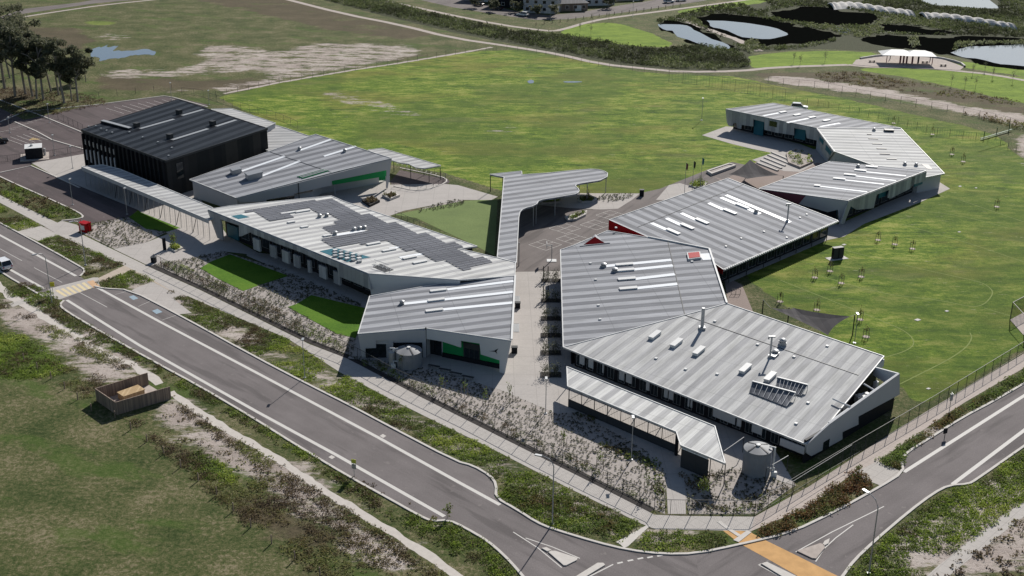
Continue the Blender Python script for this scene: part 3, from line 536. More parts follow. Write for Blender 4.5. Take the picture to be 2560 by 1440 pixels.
class Bld:
    def __init__(s, name, label, cat, plane, pts, band, roofm, wallm, ins=.6, th=.22, group=None, wallpoly=None, z0=0., over=None, nowall=False):
        s.pl = Plane(*plane); s.px = pts; s.poly = [s.pl.at(*p) for p in pts]; c = sum(s.poly)/len(s.poly); s.c = c
        s.o = thing(name, label, cat, (c[0], c[1], 0), group)
        d = (s.pl.at(*band[1])-s.pl.at(*band[0]))[:2]; d /= np.hypot(*d); s.bd = d; s.bn = np.array((-d[1], d[0]))
        s.uv = lambda p: (float(np.dot(p[:2], s.bn)), float(np.dot(p[:2], d)))
        b = MB(); b.slab(s.poly, th, s.uv); s.roof = b.build('roof', MA[roofm], s.o)
        b = MB(); ed = s.poly+[s.poly[0]]                      # barge capping round the edge
        for p, q in zip(ed, ed[1:]): b.bar(p+np.array((0, 0, .03)), q+np.array((0, 0, .03)), .14, .12)
        b.build('roof_edge_trim', MA['white' if roofm != 'roofK' else 'dgal'], s.o)
        if not nowall:
            s.wp = ([s.pl.at(*q) if len(q) == 2 else q for q in wallpoly] if wallpoly else inset(s.poly, ins)); b = MB(); b.prism(s.wp, z0, lambda x, y: s.pl.z(x, y)-th*.5); s.wall = b.build('wall', MA[wallm], s.o)
    def edge(s, i, j, d=0.):
        return Wall(s.poly[i], s.poly[j]).shift(d)
    def skirt(s, i, j, depth, mat, d=.06, name='fascia'):
        w_ = s.edge(i, j, .02); b = MB(); a, c = s.poly[i], s.poly[j]; n = w_.n*d; D = np.array((0, 0, depth if not hasattr(depth, '__len__') else depth[0])); D2 = np.array((0, 0, depth if not hasattr(depth, '__len__') else depth[1]))
        u = np.array((0, 0, .02)); bt = [a-D, c-D2, c-D2+n, a-D+n]; tp = [a+u, c+u, c+u+n, a+u+n]; b.hexa([p+w_.n*.02 for p in bt], [p+w_.n*.02 for p in tp]); return b.build(name, MA[mat], s.o)
    def strip(s, a, b_, wd=1.1, mat='strip', name='skylight_strip', h=.05):
        p, q = s.pl.at(*a, h), s.pl.at(*b_, h); n = np.array((*s.bn, 0.)); n[2] = -(s.pl.n[0]*n[0]+s.pl.n[1]*n[1])/s.pl.n[2]; n = n*wd/2; b = MB(); b.slab([p-n, q-n, q+n, p+n], .04); return b.build(name, MA[mat], s.o)
    def rbox(s, x, y, l=2.2, wd=.7, h=.2, mat='white', name='roof_light', lid=True):
        p = s.pl.at(x, y, -.02); u = np.array((*s.bd, 0.)); u[2] = -(s.pl.n[0]*u[0]+s.pl.n[1]*u[1])/s.pl.n[2]; v = np.array((*s.bn, 0.)); v[2] = -(s.pl.n[0]*v[0]+s.pl.n[1]*v[1])/s.pl.n[2]
        U, V = u*l/2, v*wd/2; b = MB(); q = [p-U-V, p+U-V, p+U+V, p-U+V]; H = np.array((0, 0, h)); b.hexa(q, [k+H for k in q])
        if lid: H2 = np.array((0, 0, h)); q2 = [p-U*1.06-V*1.12, p+U*1.06-V*1.12, p+U*1.06+V*1.12, p-U*1.06+V*1.12]; b.hexa([k+H2 for k in q2], [k+H2*1.25 for k in q2])
        return b.build(name, MA[mat], s.o)
    def fan(s, x, y, r=.4, h=.7, name='roof_fan', mat='galv'):
        p = s.pl.at(x, y, 0); b = MB(); b.box(p-np.array((0, 0, .05)), (r*.9, 0), (0, r*.9), h*.5); b.lathe(p+np.array((0, 0, h*.45)), [(r*.75, 0), (r, .08), (r, h*.35), (r*.5, h*.5), (.02, h*.55)], 12); return b.build(name, MA[mat], s.o)
    def flue(s, x, y, h=3.4, r=.17, cowl=True):
        p = s.pl.at(x, y, -.1); b = MB(); b.tube([p, p+np.array((0, 0, h))], r, 10); b.box(p, (r*1.8, 0), (0, r*1.8), .45)
        if cowl: b.bar(p+np.array((-.5, 0, h)), p+np.array((.5, 0, h)), .22); b.bar(p+np.array((-.45, 0, h-.1)), p+np.array((-.45, 0, h-.4)), .2)
        return b.build('flue', MA['galv'], s.o)
    def win(s, wl, xs, y0f, y1f, mat='glass', name='window', d=.05):
        for x0, x1 in xs: wl.rect(name, s.o, mat, (x0, y0f(x0)), (x1, y1f(x1)), d)
    def bays(s, wl, z0, z1, n, fr=.7, u0=0, u1=None, mat='glass', name='window', d=.05, frame='galv'):
        u1 = u1 or wl.L; step = (u1-u0)/n
        for k in range(n):
            a = u0+step*(k+(1-fr)/2); e = a+step*fr; o = wl.box(name, s.o, frame, a-.06, e+.06, z0-.06, z1+.06, d)
            g = MB(); m = (a+e)/2
            for p, q in ((a, m-.03), (m+.03, e)): wl.box('', None, mat, p, q, z0, z1, d+.015, .0, b=g)
            g.build('pane', MA[mat], o)
# --- charcoal sports hall
hall = Bld('sports_hall', 'tall charcoal clad sports hall with dark ribbed roof beside the car park', 'building', ((203,324,8.8), (415,402,8.2), (669,321,9.0)), [(203,324), (415,402), (669,321), (446,248)], ((203,324), (446,248)), 'roofK', 'black', [.12, .12, .12, .12], .3)
wl = hall.edge(0, 1, -.06)
for k in range(20): u = .8+k*(wl.L-1.6)/19; wl.box('fin', hall.o, 'dark', u-.17, u+.17, .1, 8.0, .55)
for k, (z0, z1) in enumerate([(2.0, 4.4), (1.7, 4.6), (1.3, 4.8), (.9, 4.9), (.8, 4.4), (1.4, 4.4), (2.2, 4.6), (2.6, 4.8)]):
    u = .8+(k+.5)*(wl.L-1.6)/19; wl.box('window', hall.o, 'wallp', u-.24, u+.24, z0, z1, .42); wl.box('window', hall.o, 'galv', u-.22, u+.22, 5.6, 6.8, .35)  # lower panes painted pale for the light showing through the glazing
for k in range(8, 19): u = .8+(k+.5)*(wl.L-1.6)/19; wl.box('window', hall.o, 'glass', u-.4, u+.4, 1., 5.2, .04)
w2 = hall.edge(1, 2, -.06); w2.box('door', hall.o, 'glass', 2.6, 4.4, 3.5, 7.0, .05); hall.skirt(0, 1, .5, 'dgal'); hall.skirt(1, 2, .35, 'dgal')
hall.strip((350,322), (435,298), .9, 'galv'); hall.strip((455,289), (508,274), .9, 'galv'); hall.strip((430,350), (520,322), .9, 'galv'); hall.strip((540,316), (590,300), .9, 'galv')
for x, y in ((342,317), (448,284), (425,345), (532,312)): hall.rbox(x, y, 1.1, 1.1, .8, 'dgal', 'roof_fan')
for x, y in ((222,318), (240,317), (253,323), (267,328), (281,333), (324,332), (357,345), (395,357), (430,371), (422,391)): hall.rbox(x, y, .4, .4, .3, 'galv', 'roof_vent', False)
a, b_ = hall.pl.at(252,307,.55), hall.pl.at(322,325,.45); m = MB(); n_ = np.array((*hall.bd, 0))*1.0; m.slab([a, b_, b_+n_, a+n_], .15); m.build('roof_hatch', MA['galv'], hall.o); m = MB(); m.slab([a-np.array((0,0,.16)), b_-np.array((0,0,.16)), b_+n_*.9-np.array((0,0,.16)), a+n_*.9-np.array((0,0,.16))], .5); m.build('hatch_upstand', MA['dark'], hall.o)
# --- performing arts wing
pa = Bld('performing_arts_wing', 'pale grey wing with sloping striped roof and green undercroft joined to the charcoal hall', 'building', ((474,449,3.7), (590,495,3.3), (979,396,6.7)), [(474,449), (590,495), (828,432), (979,396), (789,336), (675,378)], ((590,495), (979,396)), 'roof', 'wallp', wallpoly=[(481,453), (592,491), (778,444), (800,424), (945,386), (790,340), (676,382)])
e = pa.edge(1, 3, .02); e.poly('fascia', pa.o, 'wallp', [(590,496), (979,397), (969,470), (965,470), (966,425), (829,452), (829,463), (735,484), (735,505), (600,505)], .12)
gw = e.shift(-5.4); gw.rect('undercroft_wall', pa.o, 'green', (845,468), (962,410), .1); e.shift(-.7).poly('green_soffit', pa.o, 'green', [(829,452), (966,424), (966,440), (831,462)], .1); pa.edge(0, 1, -.85)
e.shift(-5.2).rect('window', pa.o, 'glass', (772,478), (836,458), .1)
for x0, x1 in ((505,522), (530,544), (553,588)): pa.edge(0, 1, -.88).rect('window', pa.o, 'glass', (x0, 505), (x1, 476+(x0-505)*.35), .08)
e.rect('window', pa.o, 'glass', (666,510), (735,488), .16); e.rect('window', pa.o, 'glass', (735,486), (781,466), .03)
b = MB(); b.tube([P(838,487), P(838,487)+np.array((0,0,3.6))], .12); b.build('column', MA['wallp'], pa.o); b = MB(); b.bar(e.pt(e.hit(745,460)[0],0,.2), e.pt(e.hit(745,460)[0],4.5,.2), .15); b.build('downpipe', MA['dgal'], pa.o)
for a, c in (((750,376), (827,349)), ((810,391), (890,366)), ((605,428), (712,391)), ((655,440), (750,403))): pa.strip(a, c, .9)
pa.fan(749,374); pa.fan(862,379); pa.rbox(590,432,2.,1.6,.8,'galv','air_conditioner'); pa.rbox(635,444,3.2,2.,1.,'galv','air_conditioner')
r_ = [pa.pl.at(*q, .12) for q in ((743,442), (806,424), (822,428), (758,447))]; b = MB(); b.slab(r_, .1); b.build('green_skylight', MA['green'], pa.o)
for k in range(3): b = MB(); b.bar(r_[0]+(r_[3]-r_[0])*(k+.5)/3+np.array((0,0,.08)), r_[1]+(r_[2]-r_[1])*(k+.5)/3+np.array((0,0,.08)), .14); b.build('louvre', MA['white'], pa.o)
b = MB(); j0, j1 = pa.pl.at(675,380,.03), pa.pl.at(828,431,.03); b.bar(j0, j1, .12, .05); b.build('roof_joint', MA['dgal'], pa.o)
rw = Bld('rear_wing', 'low zinc roofed wing tucked behind the charcoal hall', 'building', ((675,379,4.3), (700,318,4.6), (789,337,5.9)), [(610,350), (675,379), (789,337), (772,340), (703,317), (640,300)], ((600,330), (700,327)), 'roofL', 'wallp')
ru = Bld('rear_plant_room', 'small raised roof with pale fascia at the back corner of the charcoal hall', 'building', ((528,273,5.6), (578,271,5.6), (689,308,5.6)), [(528,273), (560,300), (640,330), (689,308), (578,271)], ((560,300), (640,292)), 'roofL', 'wallp', ins=.1)
# --- entry walkway canopy (mesh screened)
ew = Bld('entry_walkway_canopy', 'long zinc walkway canopy on slanted struts leading past the charcoal hall', 'canopy', ((204,417,4.2), (256,413,4.2), (522,546,4.2)), [(204,417), (256,412), (300,423), (528,518), (560,540), (522,550)], ((300,455), (350,447)), 'roofL', 'wall', nowall=True)
ew.skirt(0, 5, .75, 'wallp'); e = ew.edge(0, 5, -.1)
for k in range(25): u = 1.2+k*(e.L-1.5)/24; b = MB(); b.bar(e.pt(u,0,.1), e.pt(u+.15,3.6,.1), .07, .07); b.build('post', MA['galv'], ew.o)
for k in range(6, 24, 3): u = 1.2+k*(e.L-1.5)/24; b = MB(); b.bar(e.pt(u,.05,.0), e.pt(u+1.8,3.6,.0), .09); b.build('brace', MA['dgal'], ew.o)
b = MB()
for k in range(60): u = .6+k*e.L/60; b.bar(e.pt(u,.1,-.05), e.pt(u,3.5,-.05), .018)
b.build('mesh_screen', MA['galv'], ew.o)
# --- administration building
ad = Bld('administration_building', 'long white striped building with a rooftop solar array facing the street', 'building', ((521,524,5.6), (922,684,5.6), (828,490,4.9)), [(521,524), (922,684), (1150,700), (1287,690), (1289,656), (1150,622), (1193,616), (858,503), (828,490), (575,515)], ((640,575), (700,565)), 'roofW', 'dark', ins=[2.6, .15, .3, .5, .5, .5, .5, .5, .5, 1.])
e = ad.edge(0, 1, .03)
e.poly('fascia', ad.o, 'wall', [(521,525), (922,685), (930,724), (905,712), (850,690), (845,668), (812,655), (802,652), (760,632), (720,617), (690,606), (640,586), (628,580), (606,590), (600,590), (600,563), (552,547), (556,560), (560,600), (546,594)], .25)
ew2 = Wall(ad.wp[0], ad.wp[1])
for x0, x1, y1 in ((634,650,603), (676,690,622), (707,724,640), (736,750,658), (771,778,668), (800,817,690), (836,852,702)):
    u0, _ = e.hit(x0, y1); u1, _ = e.hit(x1, y1); e.box('cladding_pier', ad.o, 'wall', u0, u1, 1.3, 3.6, .18, .2)
ad.bays(ew2, .9, 2.6, 13, .7, 5, ew2.L-1); ew2.box('entry_screen', ad.o, 'teal', 1.0, 4.6, .1, 2.8, .3)
ad.edge(1, 2, .0).poly('side_wall', ad.o, 'wallw', [(922,685), (1150,701), (1150,760), (932,780)], .12)
e3 = Wall(ad.poly[0], ad.poly[9])
SP = [[(615,527), (819,499), (847,511), (858,518), (1152,617), (1138,622), (1229,658), (1161,675), (957,603), (839,618), (797,600), (922,577), (908,570), (830,584), (800,571), (845,563), (837,556), (853,550), (772,522), (704,532), (725,545), (675,552)]]
o_ = ad.pl.at(700,530); cells = []
for i in range(-70, 71):
    for j in range(-50, 51):
        q = o_[:2]+ad.bd*(i*1.68)+ad.bn*(j*1.04); z = ad.pl.z(*q); x, y = proj(q[0], q[1], z)
        if inpoly(np.array([x]), np.array([y]), SP[0])[0]: cells.append((np.hypot(*q), q))
cells.sort(key=lambda c: c[0]); rest = MB()
for k, (_, q) in enumerate(cells):
    b = MB() if k < 99 else rest; u = ad.bd*.80; v = ad.bn*.46; pts = []
    for s, t in ((-1,-1), (1,-1), (1,1), (-1,1)): r_ = q+u*s+v*t; pts.append(np.array((*r_, ad.pl.z(*r_)+.16+.08*t)))
    b.slab(pts, .04, ad.uv)
    if k < 99: b.build('solar_panel', MA['solar'], ad.o)
tag(rest.build('solar_panel', MA['solar'], ad.o), kind='stuff')
for x, y, l in ((722,533,3.), (757,529,3.), (728,556,1.4), (761,568,1.4), (817,590,1.4), (934,610,2.6), (973,626,2.6), (1024,645,2.6), (1050,656,2.6)): ad.rbox(x, y, l)
for x, y in ((799,543), (817,541), (838,586), (885,576), (899,574), (911,572)): ad.fan(x, y)
ad.strip((840,588), (912,577), 1.); ad.strip((975,622), (1030,612), 1.); ad.strip((1000,645), (1070,632), 1.)
def well(bd, pts, mat, name='plant_well_shade'):
    b = MB(); q = [bd.pl.at(*p, .03) for p in pts]; b.slab(q, .02); o = b.build(name, MA[mat], bd.o); return q  # flat dark sheet paints the shade of a recess, no hole is cut
well(ad, [(799,628), (838,620), (927,643), (868,655)], 'teal')
for k in range(15): ad.rbox(838+(k % 5)*15, 628+(k//5)*7+(k % 5)*3.4, .7, .6, .3, 'galv' if k % 3 else 'white', 'air_conditioner')
well(ad, [(578,540), (603,536), (624,543), (596,548)], 'teal', 'roof_opening_shade'); well(ad, [(933,668), (952,660), (985,675), (962,681)], 'dgal', 'roof_opening_shade')
for k in range(5): b = MB(); b.bar(ad.pl.at(936+k*10,667+k*3.2,.3), ad.pl.at(940+k*10,659+k*3.2,.3), .06); b.build('guard_rail', MA['galv'], ad.o)
b = MB(); b.bar(ad.pl.at(933,668,.6), ad.pl.at(972,679,.6), .07); b.bar(ad.pl.at(936,657,.6), ad.pl.at(972,670,.6), .07); b.build('guard_rail', MA['galv'], ad.o)
# --- bottom classroom wing with green undercroft
gw_ = Bld('green_walled_wing', 'zinc roofed wing with a green recessed porch and bird emblem facing the street', 'building', ((895,835,4.2), (1278,852,5.6), (1287,690,5.2)), [(895,835), (1064,821), (1278,852), (1287,690), (1150,700), (1118,706), (924,741)], ((870,740), (1290,690)), 'roof', 'wallp', wallpoly=[(903,832), (1064,823), P(1076,884), P(1256,921), (1274,800), (1281,695), (1150,705), (1118,711), (930,745)])
e1 = gw_.edge(0, 1, .02); e1.poly('fascia', gw_.o, 'wallp', [(895,836), (1064,822), (1064,860), (1054,862), (1054,850), (983,850), (983,868), (971,868), (971,849), (940,850), (940,869), (914,870), (912,890), (905,890)], .15)
wq = Wall(gw_.wp[0], gw_.wp[1]); wq.rect('window', gw_.o, 'glass', (915,900), (965,860), .05); wq.rect('window', gw_.o, 'glass', (978,895), (1056,856), .05)
e2 = gw_.edge(1, 2, .02); e2.poly('fascia', gw_.o, 'wallw', [(1065,822), (1278,853), (1262,938), (1250,930), (1250,900), (1203,885), (1200,858), (1153,851), (1153,868), (1107,853), (1066,846)], .15)
gb = Wall(gw_.wp[2], gw_.wp[3]); gb.rect('green_wall', gw_.o, 'green', (1108,910), (1262,850), .05); gb.box('plinth', gw_.o, 'dark', gb.hit(1108,900)[0], gb.L, .02, .7, .35)
o = gb.rect('window', gw_.o, 'dgal', (1160,894), (1200,862), .2)
for k in range(3): u = gb.hit(1163,880)[0]+k*.85; z = gb.hit(1160,892)[1]; gb.box('pane', o, 'glass', u, u+.7, z, z+1.6, .24)
gb.rect('doorway', gw_.o, 'glass', (1066,900), (1104,852), .06); b = MB(); b.bar(e2.pt(.1,0,.1), e2.pt(.1,5,.1), .2); b.build('downpipe', MA['dgal'], gw_.o)
u, z = e2.hit(1238,876); b = MB()
for pts in ([(-1.2,-.3), (.2,.1), (.1,-.15)], [(-.1,.0), (.75,.65), (.35,-.05)], [(0,-.1), (.55,-.55), (.3,.05)]):
    q = [e2.pt(u+a*.8, z+c*.8, .19) for a, c in pts]; b.face(q); b.face(q[::-1])
tag(b.build('bird_emblem', MA['dark'], gw_.o), 'black flying bird emblem')
for x, y in ((1096,727), (1091,751), (1086,777)): gw_.rbox(x, y, 2.6, .8)
for a, c in (((1118,724), (1284,703)), ((1010,760), (1284,730)), ((1108,774), (1282,757))): gw_.strip(a, c, 1.)
gw_.fan(1005,760,.4); b = MB(); b.bar(gw_.pl.at(1279,850,.12), gw_.pl.at(1288,690,.12), .3, .15); b.build('gutter', MA['white'], gw_.o)
# --- serpentine canopy
cp = [(1225,436), (1304,428), (1305,437), (1367,433), (1436,426), (1478,423), (1496,424), (1510,428), (1519,433), (1518,442), (1500,451), (1469,456), (1450,459), (1440,462), (1439,466), (1446,472), (1448,478), (1444,483), (1436,486), (1394,493), (1356,499), (1346,503), (1342,510), (1330,516), (1317,519), (1306,524), (1300,530), (1297,544), (1291,657), (1243,643), (1252,540), (1260,443)]
cc = Bld('serpentine_canopy', 'white edged canopy with wavy outline curving over the central courtyard', 'canopy', ((1225,436,4.3), (1243,643,4.9), (1519,433,4.1)), cp, ((1240,560), (1300,551)), 'roof', 'wall', nowall=True, th=.3)
for x, y in ((1226,479), (1257,484), (1467,503), (1447,508), (1333,565), (1387,540), (1514,482), (1297,665), (1340,560)): 
    p = P(x, y); b = MB(); b.tube([p, p+np.array((0, 0, cc.pl.z(p[0], p[1])-.15))], .09, 8); b.build('column', MA['dgal' if x < 1260 else 'galv'], cc.o)
# --- big grey roofs of the learning wings
lw = Bld('red_gabled_wing', 'large zinc roofed wing with bright red raised gable above the court', 'building', ((1523,550,6.2), (1808,674,3.4), (2095,552,3.5)), [(1523,550), (1620,593), (1780,655), (1808,674), (2095,552), (1820,446)], ((1523,550), (1620,593)), 'roof', 'dark', ins=[.08, .08, .3, 1.6, .8, .8])
lw.skirt(0, 1, 3., 'red', .1, 'red_gable'); lw.skirt(3, 4, .35, 'wallp'); lw.edge(2, 3, .05); lw.skirt(2, 3, .9, 'red', .08, 'red_gable')
e = Wall(lw.wp[3], lw.wp[4]); lw.bays(e, .5, 2.6, 12, .72)
b = MB(); a, c = lw.poly[3], lw.poly[4]
for k in range(60):
    p = a+(c-a)*(k+.5)/60; b.box(p+Wall(a, c).n*.14-np.array((0,0,.12)), (.16,0), (0,.16), .16)
tag(b.build('sheet_ends', MA['white'], lw.o), kind='stuff')
for x in range(7): p = a+(c-a)*(x+.5)/7; q = p-Wall(a, c).n*.5; b = MB(); b.bar((q[0], q[1], 0), (q[0], q[1], p[2]-.2), .12); b.build('verandah_post', MA['dgal'], lw.o)
for a, c in (((1629,558), (1672,577)), ((1666,546), (1705,564)), ((1703,533), (1742,551)), ((1772,508), (1812,526)), ((1802,494), (1900,535)), ((1815,488), (1975,556))): lw.strip(a, c, 1.05)
for x, y in ((1683,580), (1718,567), (1755,554), (1825,530), (1856,516)): lw.rbox(x, y, 2.8, .85)
lw.fan(1890,531,.4); lw.flue(1968,553,3.6,.14)
for x, y in ((1540,570), (1910,580), (2017,537), (1967,595), (1815,617), (1853,597), (2000,545)): lw.rbox(x, y, .35, .35, .2, 'white', 'roof_vent', False)
b = MB(); b.bar(lw.pl.at(1594,568,.03), lw.pl.at(1862,460,.03), .1, .04); b.build('roof_joint', MA['dgal'], lw.o)
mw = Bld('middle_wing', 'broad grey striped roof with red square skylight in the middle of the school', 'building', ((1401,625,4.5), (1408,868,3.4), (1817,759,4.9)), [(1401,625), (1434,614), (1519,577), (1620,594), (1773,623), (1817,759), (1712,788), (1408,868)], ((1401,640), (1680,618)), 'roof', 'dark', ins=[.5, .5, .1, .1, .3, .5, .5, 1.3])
for a, c in (((1510,666), (1678,650)), ((1545,678), (1682,664)), ((1585,698), (1687,686)), ((1588,721), (1694,710))): mw.strip(a, c, 1.05)
for x, y in ((1561,662), (1564,676), (1567,698), (1571,722)): mw.rbox(x, y, 2.9, .85)
mw.fan(1509,666,.5); mw.fan(1537,678,.5); mw.strip((1752,643), (1781,641), 3.0)
for x, y in ((1476,659), (1489,700), (1496,764), (1500,799), (1730,655)): mw.rbox(x, y, .4, .4, .2, 'white', 'roof_vent', False)
def rsky(bd, pts, mat):
    q = [bd.pl.at(*p, .35) for p in pts]; b = MB(); b.slab(q, .4); fo = b.build('red_skylight', MA['white'], bd.o); c = sum(q)/4; q2 = [c+(p-c)*.84+np.array((0,0,.05)) for p in q]; b = MB(); b.slab(q2, .05); b.build('pane', MA[mat], fo)
rsky(mw, [(1717,636), (1750,633), (1753,648), (1720,652)], 'red')
q = [mw.pl.at(1450,616,.02), mw.pl.at(1525,608,.02), mw.pl.at(1483,599,1.0)]; b = MB(); f0 = mw.pl.at(1459,612,.04); f1 = mw.pl.at(1512,608,.04); ap = mw.pl.at(1487,603,.9); bk = mw.pl.at(1488,586,.05); b.face([f0, f1, ap]); b.build('red_dormer', MA['red'], mw.o); b = MB(); b.face([f0, ap, bk]); b.face([ap, f1, bk]); b.bar(q[0], q[1], .15, .2); b.build('dormer_roof', MA['roof'], mw.o)
b = MB(); b.bar(mw.pl.at(1669,600,.03), mw.pl.at(1712,787,.03), .12, .05); b.build('roof_joint', MA['dgal'], mw.o)
b = MB(); b.bar(mw.pl.at(1773,623,.12), mw.pl.at(1817,759,.12), .3, .2); b.bar(mw.pl.at(1620,593,.12), mw.pl.at(1773,623,.12), .25, .2); b.build('gutter', MA['white'], mw.o)
# --- technology building, front right
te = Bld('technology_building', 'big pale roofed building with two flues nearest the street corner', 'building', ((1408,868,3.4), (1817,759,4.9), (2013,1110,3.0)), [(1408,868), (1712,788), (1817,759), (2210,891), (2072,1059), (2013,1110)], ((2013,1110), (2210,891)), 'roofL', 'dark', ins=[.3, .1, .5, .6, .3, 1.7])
print('te z', te.pl.z(*te.poly[3][:2]), P(2246,933,5.3))
e = Wall(te.wp[5], te.wp[0]); te.bays(e, .4, 2.4, 20, .55, d=.05)
for k, (x0, x1) in enumerate(((1450,1462), (1472,1484), (1507,1510), (1549,1561), (1566,1580), (1616,1624), (1661,1670), (1673,1684), (1720,1724), (1727,1731), (1783,1838), (1843,1853), (1880,1905))):
    f = lambda x: 868+(x-1408)*.400; u0, _ = e.hit(x0, f(x0)+22); u1, _ = e.hit(x1, f(x1)+22); e.box('wall_panel', te.o, 'wallw', min(u0, u1), max(u0, u1), .8, 2.6, .14)
te.edge(5, 0, .02).rect('low_fascia', te.o, 'wallp', (1950,1112), (2012,1118), .1)
A_, B_ = te.poly[5], P(2246,933,5.6); ew_ = Wall(A_, B_); ew_.poly('east_wall', te.o, 'wallp', [(2013,1111), (2072,1058), (2246,933), (2246,985), (2143,1040), (2143,1060), (2103,1079), (2103,1097), (2070,1115), (2025,1139), (2014,1132)], .2)
ew_.shift(-.1).box('plinth', te.o, 'dark', .3, ew_.L-.05, .02, 3.4, .05, .3); ew_.rect('door', te.o, 'glass', (2053,1125), (2071,1095), .24)
ct = [P(2187,918,4.9), P(2246,933,5.6)]; cor = [A2(te.wp[3]), A2(ct[0]), A2(ct[1])]
b = MB(); n0 = np.array((0,0,1.)); q0 = te.pl.at(2187,917); q1 = P(2246,933,5.6)
for p, q, z0, z1 in ((q0, q1, q0[2]+.0, q1[2]), (q1, te.pl.at(2072,1058), q1[2], te.pl.z(*te.pl.at(2072,1058)[:2])+.15), (te.poly[3], q0, te.poly[3][2]-.4, q0[2])):
    d = (q-p)[:2]; n = np.array((-d[1], d[0], 0))/np.hypot(*d)*.14; a0 = A2(p); a1 = A2(q); Z = lambda z: np.array((0,0,z)); b.hexa([a0-n+Z(3.1), a1-n+Z(3.1), a1+n+Z(3.1), a0+n+Z(3.1)], [a0-n+Z(z0), a1-n+Z(z1), a1+n+Z(z1), a0+n+Z(z0)])
b.build('parapet', MA['wallw'], te.o)
fl = [A2(te.poly[3]), A2(q0), A2(q1), A2(te.poly[4])]; b = MB(); b.slab([p+np.array((0,0,1.6)) for p in fl], .2); b.build('plant_deck', MA['dark'], te.o)
for x, y, s in ((2150,995,1.2), (2165,990,.9), (2092,1030,.8), (2110,1018,.9), (2100,1040,.7), (2190,960,.5)): p = P(x, y, 2.2); b = MB(); b.box((p[0], p[1], 1.6), (s*.5,.2), (-.15,s*.4), 1.); b.lathe((p[0], p[1], 2.6), [(s*.35, 0), (s*.35, .12), (.02, .14)], 12); b.build('air_conditioner', MA['white'], te.o)
for a, c in (((2082,997), (2127,1017)), ((2160,960), (2185,975))): b = MB(); b.tube([P(*a, 4.2), P(*c, 4.2)], .12); b.build('duct', MA['wallw'], te.o)
for x, y in ((1637,841), (1691,861), (1747,881), (1863,925), (1925,946)): te.rbox(x, y, 2.6, .8, .4)
te.flue(1755,822,3.6,.26,False); te.flue(1925,893,3.4,.14)
te.fan(1956,862,.55,1.1); te.fan(1938,884,.5,.7); te.rbox(1936,889,1.6,.8,.25,'galv','air_conditioner')
b = MB(); b.bar(te.pl.at(1712,788,.03), te.pl.at(2146,938,.03), .14, .05); b.build('roof_joint', MA['dgal'], te.o)
for x, y in ((1787,804), (1894,862), (1985,893), (1793,936), (1990,1060), (1714,924), (1640,897), (2068,866), (2020,1008)): te.rbox(x, y, .4, .4, .2, 'white', 'roof_vent', False)
for (a, c, d_, f) in (((1873,983), (1880,967), (1988,996), (1966,1019)), ((1938,975), (1942,957), (2018,976), (2003,992))):   # tilted solar collectors on frames
    q = [te.pl.at(*a, .15), te.pl.at(*f, .15), te.pl.at(*d_, .8), te.pl.at(*c, .8)]; b = MB(); b.slab(q, .08); o = b.build('solar_collector', MA['solar'], te.o); b = MB()
    for k in range(9): t = k/8; p = q[0]+(q[1]-q[0])*t; r = q[3]+(q[2]-q[3])*t; b.bar(p+np.array((0,0,.1)), r+np.array((0,0,.1)), .06); b.bar(r, np.array((r[0], r[1], te.pl.z(r[0], r[1]))), .07)
    b.bar(q[3]+np.array((0,0,.1)), q[2]+np.array((0,0,.1)), .25, .1); b.build('collector_frame', MA['white'], o)
# --- entry canopy with mesh fence
ec = Bld('street_canopy', 'bright zinc canopy with a bent outline and braced posts near the corner gate', 'canopy', ((1417,917,3.3), (1787,1066,3.3), (1813,1159,3.3)), [(1417,917), (1787,1066), (1813,1159), (1701,1113), (1691,1080), (1419,966)], ((1440,960), (1490,925)), 'roofW', 'wall', nowall=True)
for i, j, n in ((5, 4, 8), (3, 2, 3), (0, 1, 6)):
    e = ec.edge(i, j, -.25)
    for k in range(n+1): u = .1+k*(e.L-.2)/n; b = MB(); b.bar(e.pt(u,0), e.pt(u,3.1), .1); b.build('post', MA['dgal'], ec.o)
    if i == 5:
        for k in range(0, n, 1):
            u = .1+k*(e.L-.2)/n; b = MB(); b.bar(e.pt(u+.1,1.2), e.pt(u+(e.L-.2)/n,3.05), .055); b.build('brace', MA['dgal'], ec.o)
        e.box('low_wall', ec.o, 'dgal', 0, e.L, .02, 1.25, .04, .04); b = MB()
        for k in range(70): u = k*e.L/70; b.bar(e.pt(u,1.2), e.pt(u,3.0), .02)
        b.build('mesh_screen', MA['galv'], ec.o)
    if i == 3: e.box('side_panel', ec.o, 'dgal', .1, e.L*.62, .05, 2.7, .05, .05); e.box('window', ec.o, 'strip', .1, e.L*.6, 2.75, 2.9, .06, .05)
e = ec.edge(4, 3, -.1); e.box('end_panel', ec.o, 'dark', .05, .5, 0, 3.1, .2, .2)
# --- far east learning centre (three roofs)
GE = 'east learning centre roofs'
ea = Bld('north_east_wing', 'far zinc roofed wing with pale striped walls at the edge of the sports field', 'building', ((1815,273,5.3), (2043,320,5.3), (1934,258,5.3)), [(1815,273), (2043,320), (2252,320), (1934,258)], ((1900,290), (2000,272)), 'roof', 'dark', ins=[2., .1, .6, .6])
e = ea.edge(0, 1, .02); e.poly('fascia', ea.o, 'wall', [(1815,274), (2043,321), (2047,352), (2018,345), (2015,325), (1986,320), (1986,338), (1940,331), (1912,324), (1912,305), (1884,298), (1884,316), (1855,312), (1853,322), (1844,320), (1842,308), (1835,306), (1832,316), (1822,314), (1818,305)], .2)
e.shift(-.8).rect('teal_reveal', ea.o, 'teal', (1884,335), (1911,298), .1); e.shift(-.8).rect('teal_reveal', ea.o, 'teal', (1986,345), (2016,320), .1); e.rect('window', ea.o, 'glass', (1924,314), (1944,305), .24)
